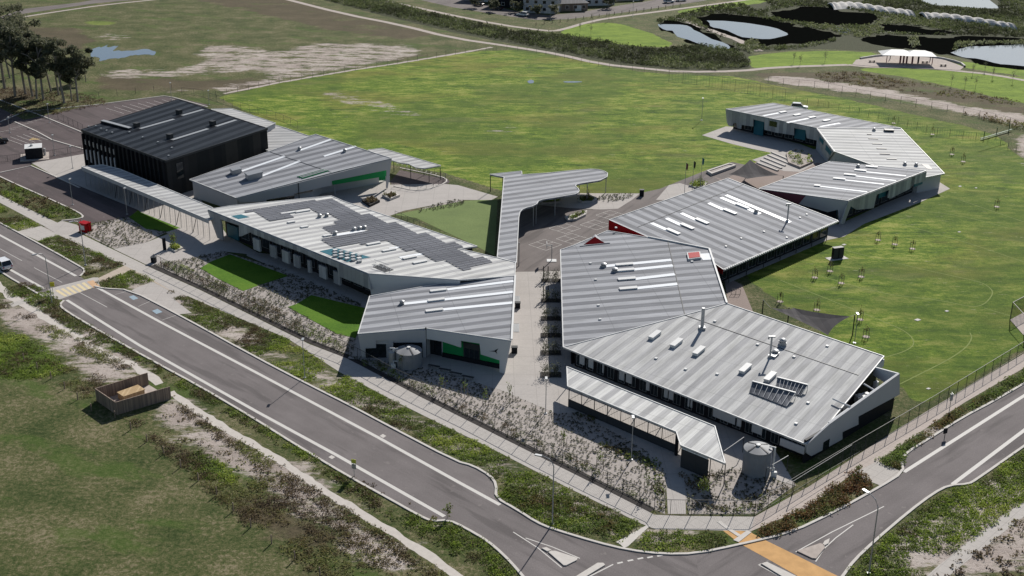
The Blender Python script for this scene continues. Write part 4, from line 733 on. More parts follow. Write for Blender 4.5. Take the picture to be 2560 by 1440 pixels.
we = Wall(ea.wp[0], ea.wp[1]); ea.bays(we, .6, 2.4, 9, .7)
for a, c in (((1908,290), (1950,282)), ((1968,307), (2022,296)), ((2050,317), (2100,308))): ea.strip(a, c, .9)
for x, y in ((1957,281), (1993,288), (2030,294), (2066,302)): ea.rbox(x, y, 2.2, .9)
eb = Bld('east_bent_wing', 'bright pale roofed wing bending round the planted court on the far side', 'building', ((2043,320,5.4), (2252,320,5.2), (2361,434,3.6)), [(2043,321), (2252,321), (2361,434), (2300,446), (2200,420), (2087,379)], ((2060,345), (2200,349)), 'roofW', 'wallp', ins=[.1, .6, .6, .4, .1, .2])
eb.edge(0, 5, .02).poly('fascia', eb.o, 'wall', [(2043,321), (2087,379), (2071,400), (2058,380), (2047,352)], .2)
for p in ([(2050,342), (2060,352), (2058,362), (2049,350)], [(2066,362), (2080,380), (2076,388), (2064,374)]): eb.edge(0, 5, .2).poly('window', eb.o, 'teal', p, .1)
for x, y in ((2173,336), (2183,347), (2193,360), (2204,372), (2212,385), (2229,398)): eb.rbox(x, y, 2.2 if y > 340 else 1., .45, .12, 'dgal')
for x, y in ((2185,326), (2262,412), (2290,414)): eb.fan(x, y, .4)
eb.rbox(2222,328,2.2,1.2,.4,'dgal','air_conditioner'); well(eb, [(2303,410), (2322,412), (2332,424), (2318,422)], 'dgal', 'roof_opening_shade')
es = Bld('south_east_wing', 'zinc roofed wing with maroon gable and tall leaning corner pier by the lawn', 'building', ((1897,472,4.6), (2119,502,5.2), (2315,427,5.2)), [(1897,472), (2119,502), (2315,427), (2075,404)], ((1950,455), (2150,475)), 'roof', 'dark', ins=[.15, 2.0, .3, .5])
es.edge(0, 1, .02).poly('maroon_gable', es.o, 'maroon', [(1897,473), (2015,489), (1997,510), (1905,476)], .1); es.edge(0, 1, .02).poly('fascia', es.o, 'wallp', [(2015,489), (2119,503), (2108,562), (2098,560), (2095,524), (2070,530), (1997,510)], .12)
es.edge(0, 1, -.3).rect('teal_reveal', es.o, 'teal', (2070,533), (2094,516), .1)
e = es.edge(1, 2, .02); e.poly('fascia', es.o, 'wall', [(2119,503), (2315,428), (2311,452), (2284,460), (2287,438), (2278,441), (2272,472), (2224,496), (2218,494), (2222,474), (2190,486), (2182,520), (2140,524), (2125,515), (2108,560), (2100,558)], .2)
for p0, p1 in (((2128,522), (2160,497)), ((2196,496), (2226,470)), ((2284,468), (2308,440))): e.shift(-.7).rect('teal_reveal', es.o, 'teal', p0, p1, .1)
we = Wall(es.wp[1], es.wp[2]); es.bays(we, .6, 2.6, 9, .7)
for x, y in ((2179,418), (2151,427), (2125,438), (2098,448), (2043,465)): es.rbox(x, y, 2.4 if x > 2050 else 1.2, .9)
for a, c in (((2050,466), (2168,480)), ((2110,450), (2210,461)), ((2137,440), (2240,452)), ((2165,430), (2265,440))): es.strip(a, c, .8)
es.fan(2145,418,.4)
# ================================================================ PLANTING (uncountable ground cover)
def scatter(poly_px, dens, thr=.0, ns=.25, seed=0):
    pw = [P(x, y)[:2] for x, y in poly_px]; xs = [p[0] for p in pw]; ys = [p[1] for p in pw]; g = np.random.default_rng(seed+11)
    n = int((max(xs)-min(xs))*(max(ys)-min(ys))*dens); X = g.uniform(min(xs), max(xs), n); Y = g.uniform(min(ys), max(ys), n)
    k = inpoly(X, Y, pw); X, Y = X[k], Y[k]; f = fbm(X+seed*17, Y, ns); k = f > thr; return X[k], Y[k], f[k]
def leafy(X, Y, f, n, rad, h, s, g, tn=.5, up=0.3, tsc=.12):
    m = len(X); sz = g.uniform(.6, 1.3, m); c = np.stack([X, Y, np.zeros(m)], 1); c = np.repeat(c, n, 0); r = np.repeat(sz, n)
    N_ = m*n; a = g.uniform(0, 2*np.pi, N_); q = np.sqrt(g.random(N_)); zz = g.random(N_)
    c[:, 0] += np.cos(a)*q*rad*r; c[:, 1] += np.sin(a)*q*rad*r; c[:, 2] += (1-q*q*.7)*h*r*(.25+.75*zz)
    t1 = g.normal(size=(N_, 3)); t1[:, 2] *= .5+up; t1 /= np.linalg.norm(t1, axis=1)[:, None]; t2 = g.normal(size=(N_, 3)); t2 -= (t2*t1).sum(1)[:, None]*t1; t2 /= np.linalg.norm(t2, axis=1)[:, None]
    S = (s*g.uniform(.6, 1.4, N_)*r)[:, None]; V = np.stack([c-t1*S, c-t2*S*.6, c+t1*S, c+t2*S*.6], 1).reshape(-1, 3); V[:, 2] = np.maximum(V[:, 2], .01)
    tone = np.clip(np.repeat((fbm(X, Y, tsc)-.5)*1.9+(fbm(X+50, Y, .8)-.5)*.7, n)+g.normal(0, .11, N_)+np.repeat(g.normal(0, .10, m), n)+tn, 0, 1)
    return V, np.arange(N_*4).reshape(-1, 4), tone
def straps(X, Y, n, rad, h, wd, g, tn=.5):
    m = len(X); sz = g.uniform(.6, 1.25, m); N_ = m*n; c = np.repeat(np.stack([X, Y, np.zeros(m)], 1), n, 0); r = np.repeat(sz, n); a = g.uniform(0, 2*np.pi, N_); d = np.stack([np.cos(a), np.sin(a), np.zeros(N_)], 1); sd_ = np.stack([-np.sin(a), np.cos(a), np.zeros(N_)], 1)
    ln = (g.uniform(.4, 1, N_)*rad*r)[:, None]; hh = (g.uniform(.6, 1, N_)*h*r); w_ = wd*r[:, None]
    mid = c+d*ln*.5; mid[:, 2] = hh; tip = c+d*ln*1.1; tip[:, 2] = hh*.65; base = c+0; base[:, 2] = .02
    V = np.stack([base-sd_*w_*.5, mid-sd_*w_*.5, tip, mid+sd_*w_*.5], 1).reshape(-1, 3); tone = np.clip(np.repeat(g.normal(tn, .16, m), n)+g.normal(0, .14, N_), 0, 1)
    return V, np.arange(N_*4).reshape(-1, 4), tone
def cover(name, label, mat, jobs):
    Vs, Fs, Ts, o = [], [], [], 0
    for V, F, T in jobs:
        if len(V): Vs.append(V); Fs.append(F+o); Ts.append(T); o += len(V)
    ob = npmesh(name, np.concatenate(Vs), np.concatenate(Fs), MA[mat], tone=np.concatenate(Ts)); return tag(ob, label, 'plants', kind='stuff')
V1 = [[(-60,482),(0,516),(103,564),(42,578),(0,558),(-60,522)],[(97,602),(147,588),(310,663),(212,690),(206,668)],[(236,708),(333,677),(383,702),(319,721),(258,719)],[(392,719),(408,713),(437,730),(422,735)],
      [(433,744),(452,738),(500,757),(720,850),(850,934),(971,998),(1093,1059),(1214,1118),(1405,1216),(1600,1310),(1545,1352),(1489,1350),(1378,1316),(1294,1271),(1246,1240),(1247,1205),(1183,1158),(1100,1120),(961,1052),(839,988),(767,952),(640,886),(470,795),(500,785)],
      [(1578,1356),(1622,1331),(1700,1328),(1800,1331),(1826,1358),(1783,1373),(1700,1380),(1600,1372)]]
V2 = [[(15,722),(60,705),(110,722),(60,740),(30,745)],[(58,748),(122,728),(148,755),(150,776),(246,828),(385,907),(500,972),(618,1041),(746,1121),(872,1197),(969,1250),(1066,1303),(1120,1309),(1214,1356),(1300,1440),(1250,1445),(1110,1370),(1010,1312),(955,1284),(866,1222),(750,1142),(625,1064),(505,1002),(420,950),(380,925),(300,882),(225,858),(130,792)],[(440,1140),(500,1130),(560,1160),(600,1220),(520,1200)]]
V3 = [[(1893,1332),(1940,1310),(2025,1262),(2083,1215),(2142,1178),(2183,1218),(2155,1232),(2089,1274),(2033,1300),(1978,1327),(1911,1344)],[(2194,1156),(2311,1084),(2340,1061),(2560,928),(2640,880),(2640,905),(2491,992),(2403,1038),(2317,1093),(2262,1130),(2250,1148),(2254,1175),(2225,1166)]]
V4 = [[(2120,1445),(2145,1405),(2200,1357),(2280,1292),(2375,1224),(2440,1212),(2560,1126),(2640,1070),(2640,1200),(2560,1250),(2480,1310),(2400,1366),(2330,1425),(2300,1460)]]
V5 = [[(2350,1460),(2440,1380),(2560,1285),(2640,1230),(2640,1460)]]
g = np.random.default_rng(5)
def L_(p, dens, thr, ns, seed, *a, **k): X, Y, f = scatter(p, dens, thr, ns, seed); return leafy(X, Y, f, *a, g, **k)
cover('verge_groundcover', 'mixed green and brown low shrubs growing on the nature strip beside the school footpath', 'weed', [L_(p, 4.8, .38, .13, i, 24, .55, .3, .09, tn=.47) for i, p in enumerate(V1[:5])]+[L_(V1[5], 4, .3, .2, 3, 24, .55, .36, .095, tn=.28)])
cover('verge_groundcover', 'bright green weedy groundcover between the left road and the gravel path', 'weed', [L_(p, 5.0, .33, .14, 20+i, 24, .55, .28, .09, tn=.55) for i, p in enumerate(V2)])
cover('verge_groundcover', 'reddish green shrubs on the strip between the right footpath and kerb', 'weedr', [L_(p, 4.5, .2, .2, 40+i, 28, .7, .6, .11, tn=.5) for i, p in enumerate(V3)]+[L_([(1260,1220),(1340,1215),(1500,1290),(1580,1330),(1540,1348),(1430,1330),(1300,1270)], 3.5, .25, .3, 55, 26, .6, .45, .1, tn=.42)])
cover('verge_groundcover', 'lush green groundcover on the verge right of the right hand road', 'weed', [L_(p, 4.6, .34, .12, 60+i, 24, .6, .32, .1, tn=.54) for i, p in enumerate(V4)])
cover('weed_tufts', 'dark scattered weed tufts on bare soil in the bottom right corner', 'weedb', [L_(p, .9, .46, .5, 70, 14, .5, .3, .14, tn=.2) for p in V5]+[L_(p, .5, .42, .5, 72+i, 12, .45, .25, .13, tn=.35) for i, p in enumerate(DIRT[4:7])])
PB = [[(-20,742),(60,775),(200,850),(240,860),(330,915),(300,925),(190,880),(90,820),(-20,770)],[(130,905),(220,930),(300,960),(240,980),(245,1010),(150,960)],[(300,1040),(400,1070),(520,1170),(640,1240),(760,1310),(860,1390),(900,1450),(800,1450),(640,1330),(500,1210),(380,1110)],[(600,1160),(700,1200),(800,1280),(900,1340),(1000,1420),(920,1430),(780,1330),(640,1240)],[(440,1005),(560,1080),(700,1165),(840,1258),(980,1345),(1120,1445),(1080,1445),(900,1330),(760,1240),(600,1135),(450,1030)]]
cover('verge_groundcover', 'brown and olive weeds between the paddock fence and the gravel path', 'weedb', [L_(p, 3.6, .36, .2, 80+i, 22, .6, .3, .09, tn=.5) for i, p in enumerate(PB)])
cover('paddock_edge_grass', 'long green grass mounds at the paddock corner left of the timber enclosure', 'weed', [L_([(0,828),(60,838),(110,872),(150,900),(170,930),(120,945),(40,950),(-30,935),(-30,825)], 3.2, .3, .2, 90, 22, .7, .3, .1, tn=.42)])
def S_(p, dens, thr, seed, n, rad, h, wd, tn=.5): X, Y, f = scatter(p, dens, thr, .25, seed); return straps(X, Y, n, rad, h, wd, g, tn)
BED1 = BEDS[0]; lawnp = [(500,671),(528,654),(575,636),(722,690),(647,714),(608,728),(545,697)]; lawn2 = [(719,768),(742,760),(778,738),(918,772),(889,846),(842,835)]
def notin(X, Y, polys):
    k = np.ones(len(X), bool)
    for p in polys: k &= ~inpoly(X, Y, [P(*q)[:2] for q in p])
    return X[k], Y[k]
X, Y, f = scatter(BED1, 4.0, .12, .3, 1); X, Y = notin(X, Y, [lawnp, lawn2])
cover('garden_bed_plants', 'tussocks in rows on pale mulch in front of the administration building', 'plant', [straps(X, Y, 8, .36, .28, .07, g, .34)])
cover('garden_bed_plants', 'dark spotted tussocks in the large mulch bed behind the street fence', 'plant', [S_(BEDS[1], 5.2, .1, 2, 8, .24, .2, .07, .22)])
cover('garden_bed_plants', 'tussocks in the mulch bed around the tall corner water tank', 'plant', [S_(BEDS[2], 3.4, .15, 3, 10, .32, .3, .07, .3)])
cover('garden_bed_plants', 'spiky tussocks in the small bed beside the red cabinet', 'plant', [S_(BEDS[3], 2.8, .05, 4, 10, .38, .34, .07, .35)])
cover('garden_bed_plants', 'rows of dark tussocks in the curved courtyard planter', 'plant', [S_(p, 3.2, .1, 5+i, 9, .4, .4, .08, .3) for i, p in enumerate(BEDS[4:])])
H1 = [(390,658),(430,655),(520,695),(640,745),(770,815),(860,868),(860,884),(760,838),(600,765),(480,700)]; H2 = [(885,898),(960,912),(1020,950),(1100,985),(1230,1040),(1360,1110),(1480,1165),(1600,1230),(1640,1265),(1600,1248),(1480,1188),(1350,1125),(1170,1032),(1040,972)]
cover('hedge_shrubs', 'loose green shrubs lining the inside of the street fence', 'weed', [L_(H1, 2.0, .38, .25, 101, 24, .5, .7, .09, tn=.30), L_(H2, 1.7, .42, .25, 102, 24, .5, .55, .09, tn=.35), L_([(1495,1108),(1560,1120),(1640,1150),(1650,1200),(1655,1280),(1642,1275),(1640,1190),(1600,1160),(1520,1125)], 2.5, .2, .3, 103, 16, .6, .5, .14, tn=.45), L_([(1725,1282),(1745,1262),(1850,1255),(1960,1218),(1975,1222),(1890,1283)], 1.6, .3, .3, 105, 14, .55, .55, .13, tn=.4), L_([(1700,1190),(1760,1185),(1790,1215),(1740,1240)], 2, .2, .3, 106, 16, .6, .9, .14, tn=.3), L_([(1440,1030),(1500,1040),(1510,1058),(1450,1050)], 2, .2, .3, 107, 14, .5, .4, .14, tn=.5)])
cover('hedge_shrubs', 'two rows of clipped bushes on the strip beside the bus bay', 'weed', [L_(p, 2.6, .22, .3, 104+i, 14, .5, .6, .14, tn=.22) for i, p in enumerate([[(-60,415),(0,447),(170,520),(200,540),(180,545),(150,540),(60,490),(-60,430)],[(-60,445),(0,468),(60,498),(155,548),(140,553),(60,515),(-60,462)]])])
RB = [[(780,-8),(930,-8),(1100,38),(1290,78),(1365,82),(1480,96),(1560,114),(1660,122),(1760,112),(1850,128),(1876,165),(1790,176),(1690,170),(1580,160),(1480,142),(1380,124),(1290,106),(1150,78),(960,36)]]
X, Y, f = scatter(RB[0], .9, .25, .08, 7)
cover('reeds', 'dense dark reeds and rushes in the drainage swale crossing the background', 'reed', [leafy(X, Y, f, 12, .9, 1.1, .24, g, tn=.36, up=1.5, tsc=.08)])
PR = [[(1640,52),(1690,40),(1760,20),(1900,0),(2300,-8),(2600,-8),(2600,95),(2400,88),(2200,86),(2100,100),(2000,122),(1900,126),(1820,120),(1740,90)]]
X, Y, f = scatter(PR[0], .6, .40, .05, 8); ppx, ppy = proj(X, Y, 0); k = ~inpoly(ppx, ppy, [(1758,50),(1905,58),(1985,88),(1890,100),(1830,86)])&~inpoly(ppx, ppy, [(2285,-6),(2500,-6),(2500,26),(2330,14)])&~inpoly(ppx, ppy, [(1638,58),(1700,60),(1820,114),(1790,124),(1690,88)])
for bp in BANKS: k &= ~inpoly(ppx, ppy, bp)
X, Y = X[k], Y[k]; cover('reeds', 'mixed reeds and pale rushes on the wetland banks in the top right', 'reed', [leafy(X, Y, f, 10, 1.1, .9, .3, g, tn=.36, up=1.5, tsc=.04)])
X, Y, f = scatter([(2390,108),(2560,104),(2640,108),(2640,114),(2560,113),(2440,112),(2385,126)], .8, .1, .1, 9); X2, Y2, f2 = scatter([(2270,95),(2290,92),(2300,118),(2280,122)], 1, .1, .1, 10); X3, Y3, f3 = scatter([(1840,120),(1880,100),(1900,110),(1880,135)], .9, .1, .1, 12)
cover('rushes', 'pale silvery rushes at the edge of the ponds', 'reed', [leafy(a, b, c, 10, .8, 1.2, .3, g, tn=1.1, up=1.5) for a, b, c in ((X, Y, f), (X2, Y2, f2), (X3, Y3, f3))])
cover('weeds', 'low dark scrub below the gum trees', 'weedb', [L_([(0,215),(100,225),(250,240),(270,262),(150,285),(60,290),(0,270)], .8, .3, .1, 110, 12, .7, .5, .15, tn=.0)])
cover('weeds', 'patchy weeds along the ploughed brown strip', 'weedb', [L_([(2030,180),(2140,180),(2300,205),(2560,255),(2560,275),(2400,245),(2200,222),(2060,205)], .5, .35, .1, 111, 8, .7, .4, .2, tn=.45), L_([(2400,285),(2460,300),(2560,330),(2600,340),(2600,318),(2480,290)], 1.2, .2, .2, 112, 9, .7, .8, .2, tn=.25)])
# ================================================================ TREES
def gum(px, py, h, r, label, seed, name='gum_tree', leaf='gum', group='gum trees at the grove', low=.35, nl=1500, ls=.42):
    q = np.random.default_rng(seed); p = P(px, py); t = thing(name, label, 'tree', p, group); b = MB()
    lean = q.normal(0, .05, 2)*h; mid = p+np.array((*lean*.5, h*.5)); top = p+np.array((*lean, h*.85)); b.tube([p-np.array((0,0,.1)), mid, top], [.018*h, .013*h, .005*h], 7, False); tips = []
    for k in range(10):
        s = q.uniform(low, .85); o = p+(top-p)*s*1.0; a = q.uniform(0, 2*np.pi); ln = r*q.uniform(.5, 1.)*(1.15-abs(s-.6)); e = o+np.array((math.cos(a)*ln, math.sin(a)*ln, ln*q.uniform(.3, .9))); b.tube([o, (o+e)/2+np.array((0,0,.15*ln)), e], [.011*h, .007*h, .003*h], 5, False); tips.append(e)
    b.build('trunk', MA['bark'], t, True); tips.append(top); tips = tips+[x*.5+y*.5 for x, y in zip(tips, tips[1:])]
    C = []; 
    for e in tips:
        rr = r*q.uniform(.2, .42); n = int(nl/len(tips)); d = q.normal(size=(n, 3)); d /= np.linalg.norm(d, axis=1)[:, None]; C.append(e+d*rr*(q.random((n, 1))**.4)*np.array((1, 1, .7)))
    C = np.concatenate(C); n = len(C); t1 = q.normal(size=(n, 3)); t1 /= np.linalg.norm(t1, axis=1)[:, None]; t2 = np.cross(t1, q.normal(size=(n, 3))); t2 /= np.linalg.norm(t2, axis=1)[:, None]; S = ls*q.uniform(.5, 1.2, (n, 1))
    V = np.stack([C-t1*S, C-t2*S*.55, C+t1*S, C+t2*S*.55], 1).reshape(-1, 3); tone = np.clip(q.normal(.5, .2, n)+(seed % 5-2)*.06, 0, 1); npmesh('crown', V, np.arange(n*4).reshape(-1, 4), MA[leaf], t, tone); return t
GT = [(-25,235,21,7.5,'leftmost gum cut by the left edge of the photo'),(12,222,20,7,'dark gum tree standing at the back left of the grove'),(38,240,18,6,'gum tree second from the left edge'),(64,235,17,5.5,'thin gum among the crowded trunks of the grove'),(82,242,16,5,'gum tree with bare lower trunk in the middle of the grove'),(92,247,14,4,'slender gum leaning beside the middle trunks'),(109,251,16,4.6,'gum with forked dark trunk near the front of the grove'),(128,229,14,4.6,'low bushy gum behind the front row'),(147,238,14,4,'straight slim gum behind the tallest one'),(161,258,16,4.8,'tallest gum at the front of the grove with pale straight trunk'),(179,251,10,3.2,'small gum between the tall one and the rightmost tree'),(195,254,14,4.6,'rightmost gum tree with open airy crown'),(5,150,16,7,'gum tree at the far back beside the left road'),(60,180,15,6,'gum tree filling the back of the grove'),(25,195,14,6,'large gum at the back left above the others'),(215,205,7,3,'short bushy gum at the right back of the grove')]
for i, (x, y, h, r, l) in enumerate(GT): gum(x, y, h*1.22, r, l, i+1, nl=3600 if h > 11 else 1500, ls=.42)
def sapling(px, py, label, h=2.2, seed=0, name='sapling', group='young staked trees on the sports field', col='weedr', r=.45, nl=60, stakes=2, pit=True):
    q = np.random.default_rng(seed+300); p = P(px, py); t = thing(name, label, 'tree', p, group); b = MB(); b.tube([p, p+np.array((.03, 0, h*.8))], [.045, .02], 5, False)
    for k in range(4): a = q.uniform(0, 6.28); b.tube([p+np.array((0,0,h*.45)), p+np.array((math.cos(a)*r*.7, math.sin(a)*r*.7, h*.75))], [.02, .01], 4, False)
    b.build('trunk', MA['bark'], t)
    for k in range(stakes): b = MB(); s = .45*(1 if k else -1); b.bar(p+np.array((s, .1, 0)), p+np.array((s, .1, 1.5)), .07); b.build('stake', MA['timber'], t)
    C = p+np.array((0,0,h*.65))+q.normal(size=(nl, 3))*np.array((r*.4, r*.4, h*.17)); t1 = q.normal(size=(nl, 3)); t1 /= np.linalg.norm(t1, axis=1)[:, None]; t2 = np.cross(t1, q.normal(size=(nl, 3))); t2 /= np.linalg.norm(t2, axis=1)[:, None]; S = .12
    npmesh('crown', np.stack([C-t1*S, C-t2*S*.6, C+t1*S, C+t2*S*.6], 1).reshape(-1, 3), np.arange(nl*4).reshape(-1, 4), MA[col], t, np.clip(q.normal(.4, .2, nl), 0, 1))
    if pit: b = MB(); b.lathe(p, [(.6, .012), (.5, .05), (.05, .06)], 12); b.build('mulch_ring', MA['timber'], t)
FS = [(2195,600,'green leaved sapling, left one of three in a row east of the red gabled wing'),(2237,611,'middle sapling of the three in a row east of the red gabled wing'),(2281,622,'right hand bushy sapling of the three in a row on the field'),(2075,678,'sapling just below the dark cabinet on the lawn'),(2037,694,'staked sapling on the field left of the other staked pair'),(2103,708,'staked sapling with pale surround in the middle of the field group'),(2153,692,'leaning staked sapling right of the field group'),(2492,517,'tall narrow sapling alone on the right side of the field'),(1950,754,'small sapling left of the grey shade sail'),(2042,775,'thin bare sapling behind the grey shade sail'),(2150,799,'cluster staked sapling right of the grey shade sail'),(2165,842,'staked sapling in front of the shade sail right post'),(2331,336,'sapling by the inner field fence behind the bent wing'),(2234,308,'sapling at the field fence behind the far roof'),(2380,386,'sapling in a bare soil patch right of the bent wing'),(2408,404,'sapling next to the bare soil patch on the field')]
for i, (x, y, l) in enumerate(FS): sapling(x, y, l, 2.1 if y > 500 else 2.4, i, nl=55)
PK = [(1984,158,'leafy young tree on the park lawn left of the picnic shelter'),(2000,164,'smaller young tree next to the leafy one on the park lawn'),(2062,156,'young tree beside the park path left of the shelter'),(2378,214,'bare upright young tree, left of three on the bright lawn'),(2412,219,'bare upright young tree, middle of three on the bright lawn'),(2438,222,'bare upright young tree, right of three on the bright lawn'),(2462,180,'dark bushy young tree right of the shelter by the pond'),(2481,197,'young tree below the path right of the shelter'),(2531,207,'young tree at the right end of the park path'),(2431,189,'small young tree at the start of the path right of the shelter'),(1480,59,'young street tree beside the far pale path'),(1522,54,'young street tree nearest the far junction'),(1450,80,'young tree on the far green mound, left'),(1477,88,'young tree on the far green mound, lower right')]
for i, (x, y, l) in enumerate(PK): sapling(x, y, l, 4.2, 50+i, 'park_tree', 'young trees in the park', 'gum', .8, 90, 0, False)
BT = [(1005,926,'wispy young tree in front of the small water tank'),(1105,980,'young staked tree in the bed below the green walled wing'),(1161,994,'young tree with green top beside the concrete slab in the bed'),(1214,1016,'thin staked tree in the bed left of the forecourt'),(1273,1004,'thin staked tree at the edge of the central forecourt'),(1408,1121,'pair of stakes with a bare tree in the middle of the mulch bed'),(1500,1173,'bare staked tree in the mulch bed behind the street fence'),(1619,1232,'staked tree at the narrow end of the big mulch bed'),(1759,1240,'bright green bushy young tree below the street canopy'),(435,618,'small tree in the forecourt planter of the administration building'),(1470,503,'young tree in the round planter under the serpentine canopy'),(1750,468,'low bush by the flagpoles')]
for i, (x, y, l) in enumerate(BT): sapling(x, y, l, 3.0 if i != 8 else 2.6, 80+i, 'young_tree', 'young trees in the garden beds', 'weed', .5 if i not in (8, 9) else .8, 60 if i not in (8, 9) else 300, 2 if i not in (8, 9, 10) else 0, False)
# twelve square tree pits in two rows down the central spine
ORD = ['first', 'second', 'third', 'fourth', 'fifth', 'sixth']
for side, xx in (('sunlit left', 1365), ('shaded right', 1389)):
    for k, y in enumerate((702, 752, 797, 839, 883, 938)):
        p = P(xx, y); t = thing('tree_pit', f'square black tree pit, {ORD[k]} from the top in the {side} row', 'tree pit', p, 'square tree pits along the central walkway')
        b = MB(); b.box((p[0], p[1], .02), (.8, 0), (0, .8), .06); b.build('mulch_bed', MA['mulchk'], t); b = MB()
        for a, c in (((-.82,-.82),(.82,-.82)), ((.82,-.82),(.82,.82)), ((.82,.82),(-.82,.82)), ((-.82,.82),(-.82,-.82))): b.bar(p+np.array((*a,.08)), p+np.array((*c,.08)), .07)
        b.build('frame', MA['dgal'], t); q = np.random.default_rng(k+400+xx); b = MB(); b.tube([p, p+np.array((0,0,1.6))], [.04, .02], 5, False); b.build('trunk', MA['bark'], t)
        n = 330; C = p+np.array((0,0,1.1))+q.normal(size=(n, 3))*np.array((.42, .42, .5)); C[:, 2] = np.maximum(C[:, 2], .12); t1 = q.normal(size=(n, 3)); t1 /= np.linalg.norm(t1, axis=1)[:, None]; t2 = np.cross(t1, q.normal(size=(n, 3))); t2 /= np.linalg.norm(t2, axis=1)[:, None]; S = .10
        npmesh('crown', np.stack([C-t1*S, C-t2*S*.6, C+t1*S, C+t2*S*.6], 1).reshape(-1, 3), np.arange(n*4).reshape(-1, 4), MA['gum'], t, np.clip(q.normal(.3, .2, n), 0, 1))
        if k < 2 and xx < 1380:
            for s in (-.45, .35): b = MB(); b.bar(p+np.array((s,.5,0)), p+np.array((s,.5,2.6)), .16); b.build('timber_post', MA['dark'], t)
# ================================================================ FENCES
def fence(label, pts, h, sp, mat='dgal', rail=True, wire=.3, wr=.012, name='mesh_fence', cat='fence', group=None, pw=.06, mid=False, cap='dgal'):
    pl = [P(*q) for q in pts]; t = thing(name, label, cat, pl[0], group); cum = [0]
    for a, b_ in zip(pl, pl[1:]): cum.append(cum[-1]+np.linalg.norm(b_-a))
    def at(s):
        for i in range(len(pl)-1):
            if s <= cum[i+1]+1e-6: return pl[i]+(pl[i+1]-pl[i])*(s-cum[i])/(cum[i+1]-cum[i])
        return pl[-1]
    n = max(2, int(cum[-1]/sp)); posts = [at(cum[-1]*k/n) for k in range(n+1)]; ex = MB()
    for k, p in enumerate(sorted(posts, key=lambda q: np.hypot(q[0], q[1]))):
        b = MB() if k < 99 else ex; b.bar(p, p+np.array((0,0,h)), pw)
        if k < 99: b.build('post', MA[mat], t)
    if ex.v: tag(ex.build('post', MA[mat], t), kind='stuff')
    b = MB(); up = np.array((0,0,h))
    for a, c in zip(pl, pl[1:]):
        if rail: b.bar(a+up, c+up, .05); b.bar(a+np.array((0,0,.08)), c+np.array((0,0,.08)), .035)
        if mid: b.bar(a+up*.5, c+up*.5, .05)
    if rail or mid: b.build('rail', MA[cap], t)
    if wire:
        b = MB(); m = int(cum[-1]/wire)
        for k in range(m): p = at(cum[-1]*k/m); b.bar(p+np.array((0,0,.05)), p+up, wr)
        b.build('mesh_panel', MA[mat], t)
    return t
fence('black mesh fence along the street in front of the mulch beds', [(386,662),(500,716),(772,850),(869,887),(982,950),(1173,1042),(1355,1136),(1487,1201),(1633,1271),(1645,1286),(1700,1287),(1886,1289)], 2.1, 2.5, wire=.22, wr=.010)
fence('mesh fence running up beside the right hand footpath', [(1886,1289),(2080,1171),(2332,1022),(2560,881),(2640,834)], 2.1, 2.6, wire=.22, wr=.012, cap='dgal')
fence('dark post fence inside the field behind the far roofs', [(1962,254),(2040,264),(2130,281),(2234,306),(2331,334),(2440,350),(2500,362),(2560,388)], 1.9, 3.2, wire=.6, wr=.02, rail=False)
fence('outer boundary fence in front of the grey gravel strip', [(1920,208),(2042,220),(2162,243),(2256,259),(2375,281),(2437,292),(2500,306),(2560,322)], 2., 4.5, wire=0, pw=.08)
fence('tall ball net fence at the top corner of the sports field', [(1672,205),(1733,211),(1800,222),(1867,234),(1962,254)], 3.6, 4., wire=1., wr=.02)
fence('long boundary fence between sports field and sandy paddock', [(540,243),(700,207),(870,178),(1010,157),(1130,137),(1240,124)], 1.8, 4., wire=0, rail=False, pw=.07)
fence('fence along the pale path below the reed swale', [(1240,122),(1290,126),(1400,144),(1500,167),(1640,184),(1672,186)], 1.8, 4., wire=0, rail=False, pw=.07)
fence('car park fence beside the small kiosk building', [(-20,408),(27,403),(120,392),(160,386),(205,378)], 1.5, 3., wire=.5); fence('mesh fence between the two car parks', [(30,300),(110,296),(150,300),(208,328)], 1.8, 3., wire=.6)
fence('rear fence behind the charcoal hall', [(455,236),(500,240),(560,262),(700,302),(745,322)], 2., 4., wire=.8); fence('fence on the far side of the car park', [(60,268),(150,256),(300,238),(430,226)], 1.8, 5., wire=0, rail=False, pw=.07)
fence('old post and wire paddock fence in the bottom left', [(60,900),(150,962),(230,1028),(290,1046),(400,1128),(540,1236),(640,1330),(720,1388),(800,1440)], 1.15, 4.5, 'timber', False, 0, pw=.12, name='post_fence')
fence('low bollard fence along the far junction road', [(1340,64),(1440,50),(1560,34),(1620,26),(1700,16)], 1.3, 4., 'timber', False, 0, pw=.22, name='bollard_fence'); fence('railing round the bike shelter yard', [(985,468),(1040,476),(1080,470),(1112,456),(1116,446),(1100,438),(1000,418)], 1.1, 2., wire=0)
fence('handrail along the courtyard lawn edge', [(988,540),(1045,565),(1085,585),(1100,588)], 1.1, 2., wire=0)
fence('low gate and rail at the top of the brick steps', [(1828,736),(1850,737)], 1., 1., wire=.3)
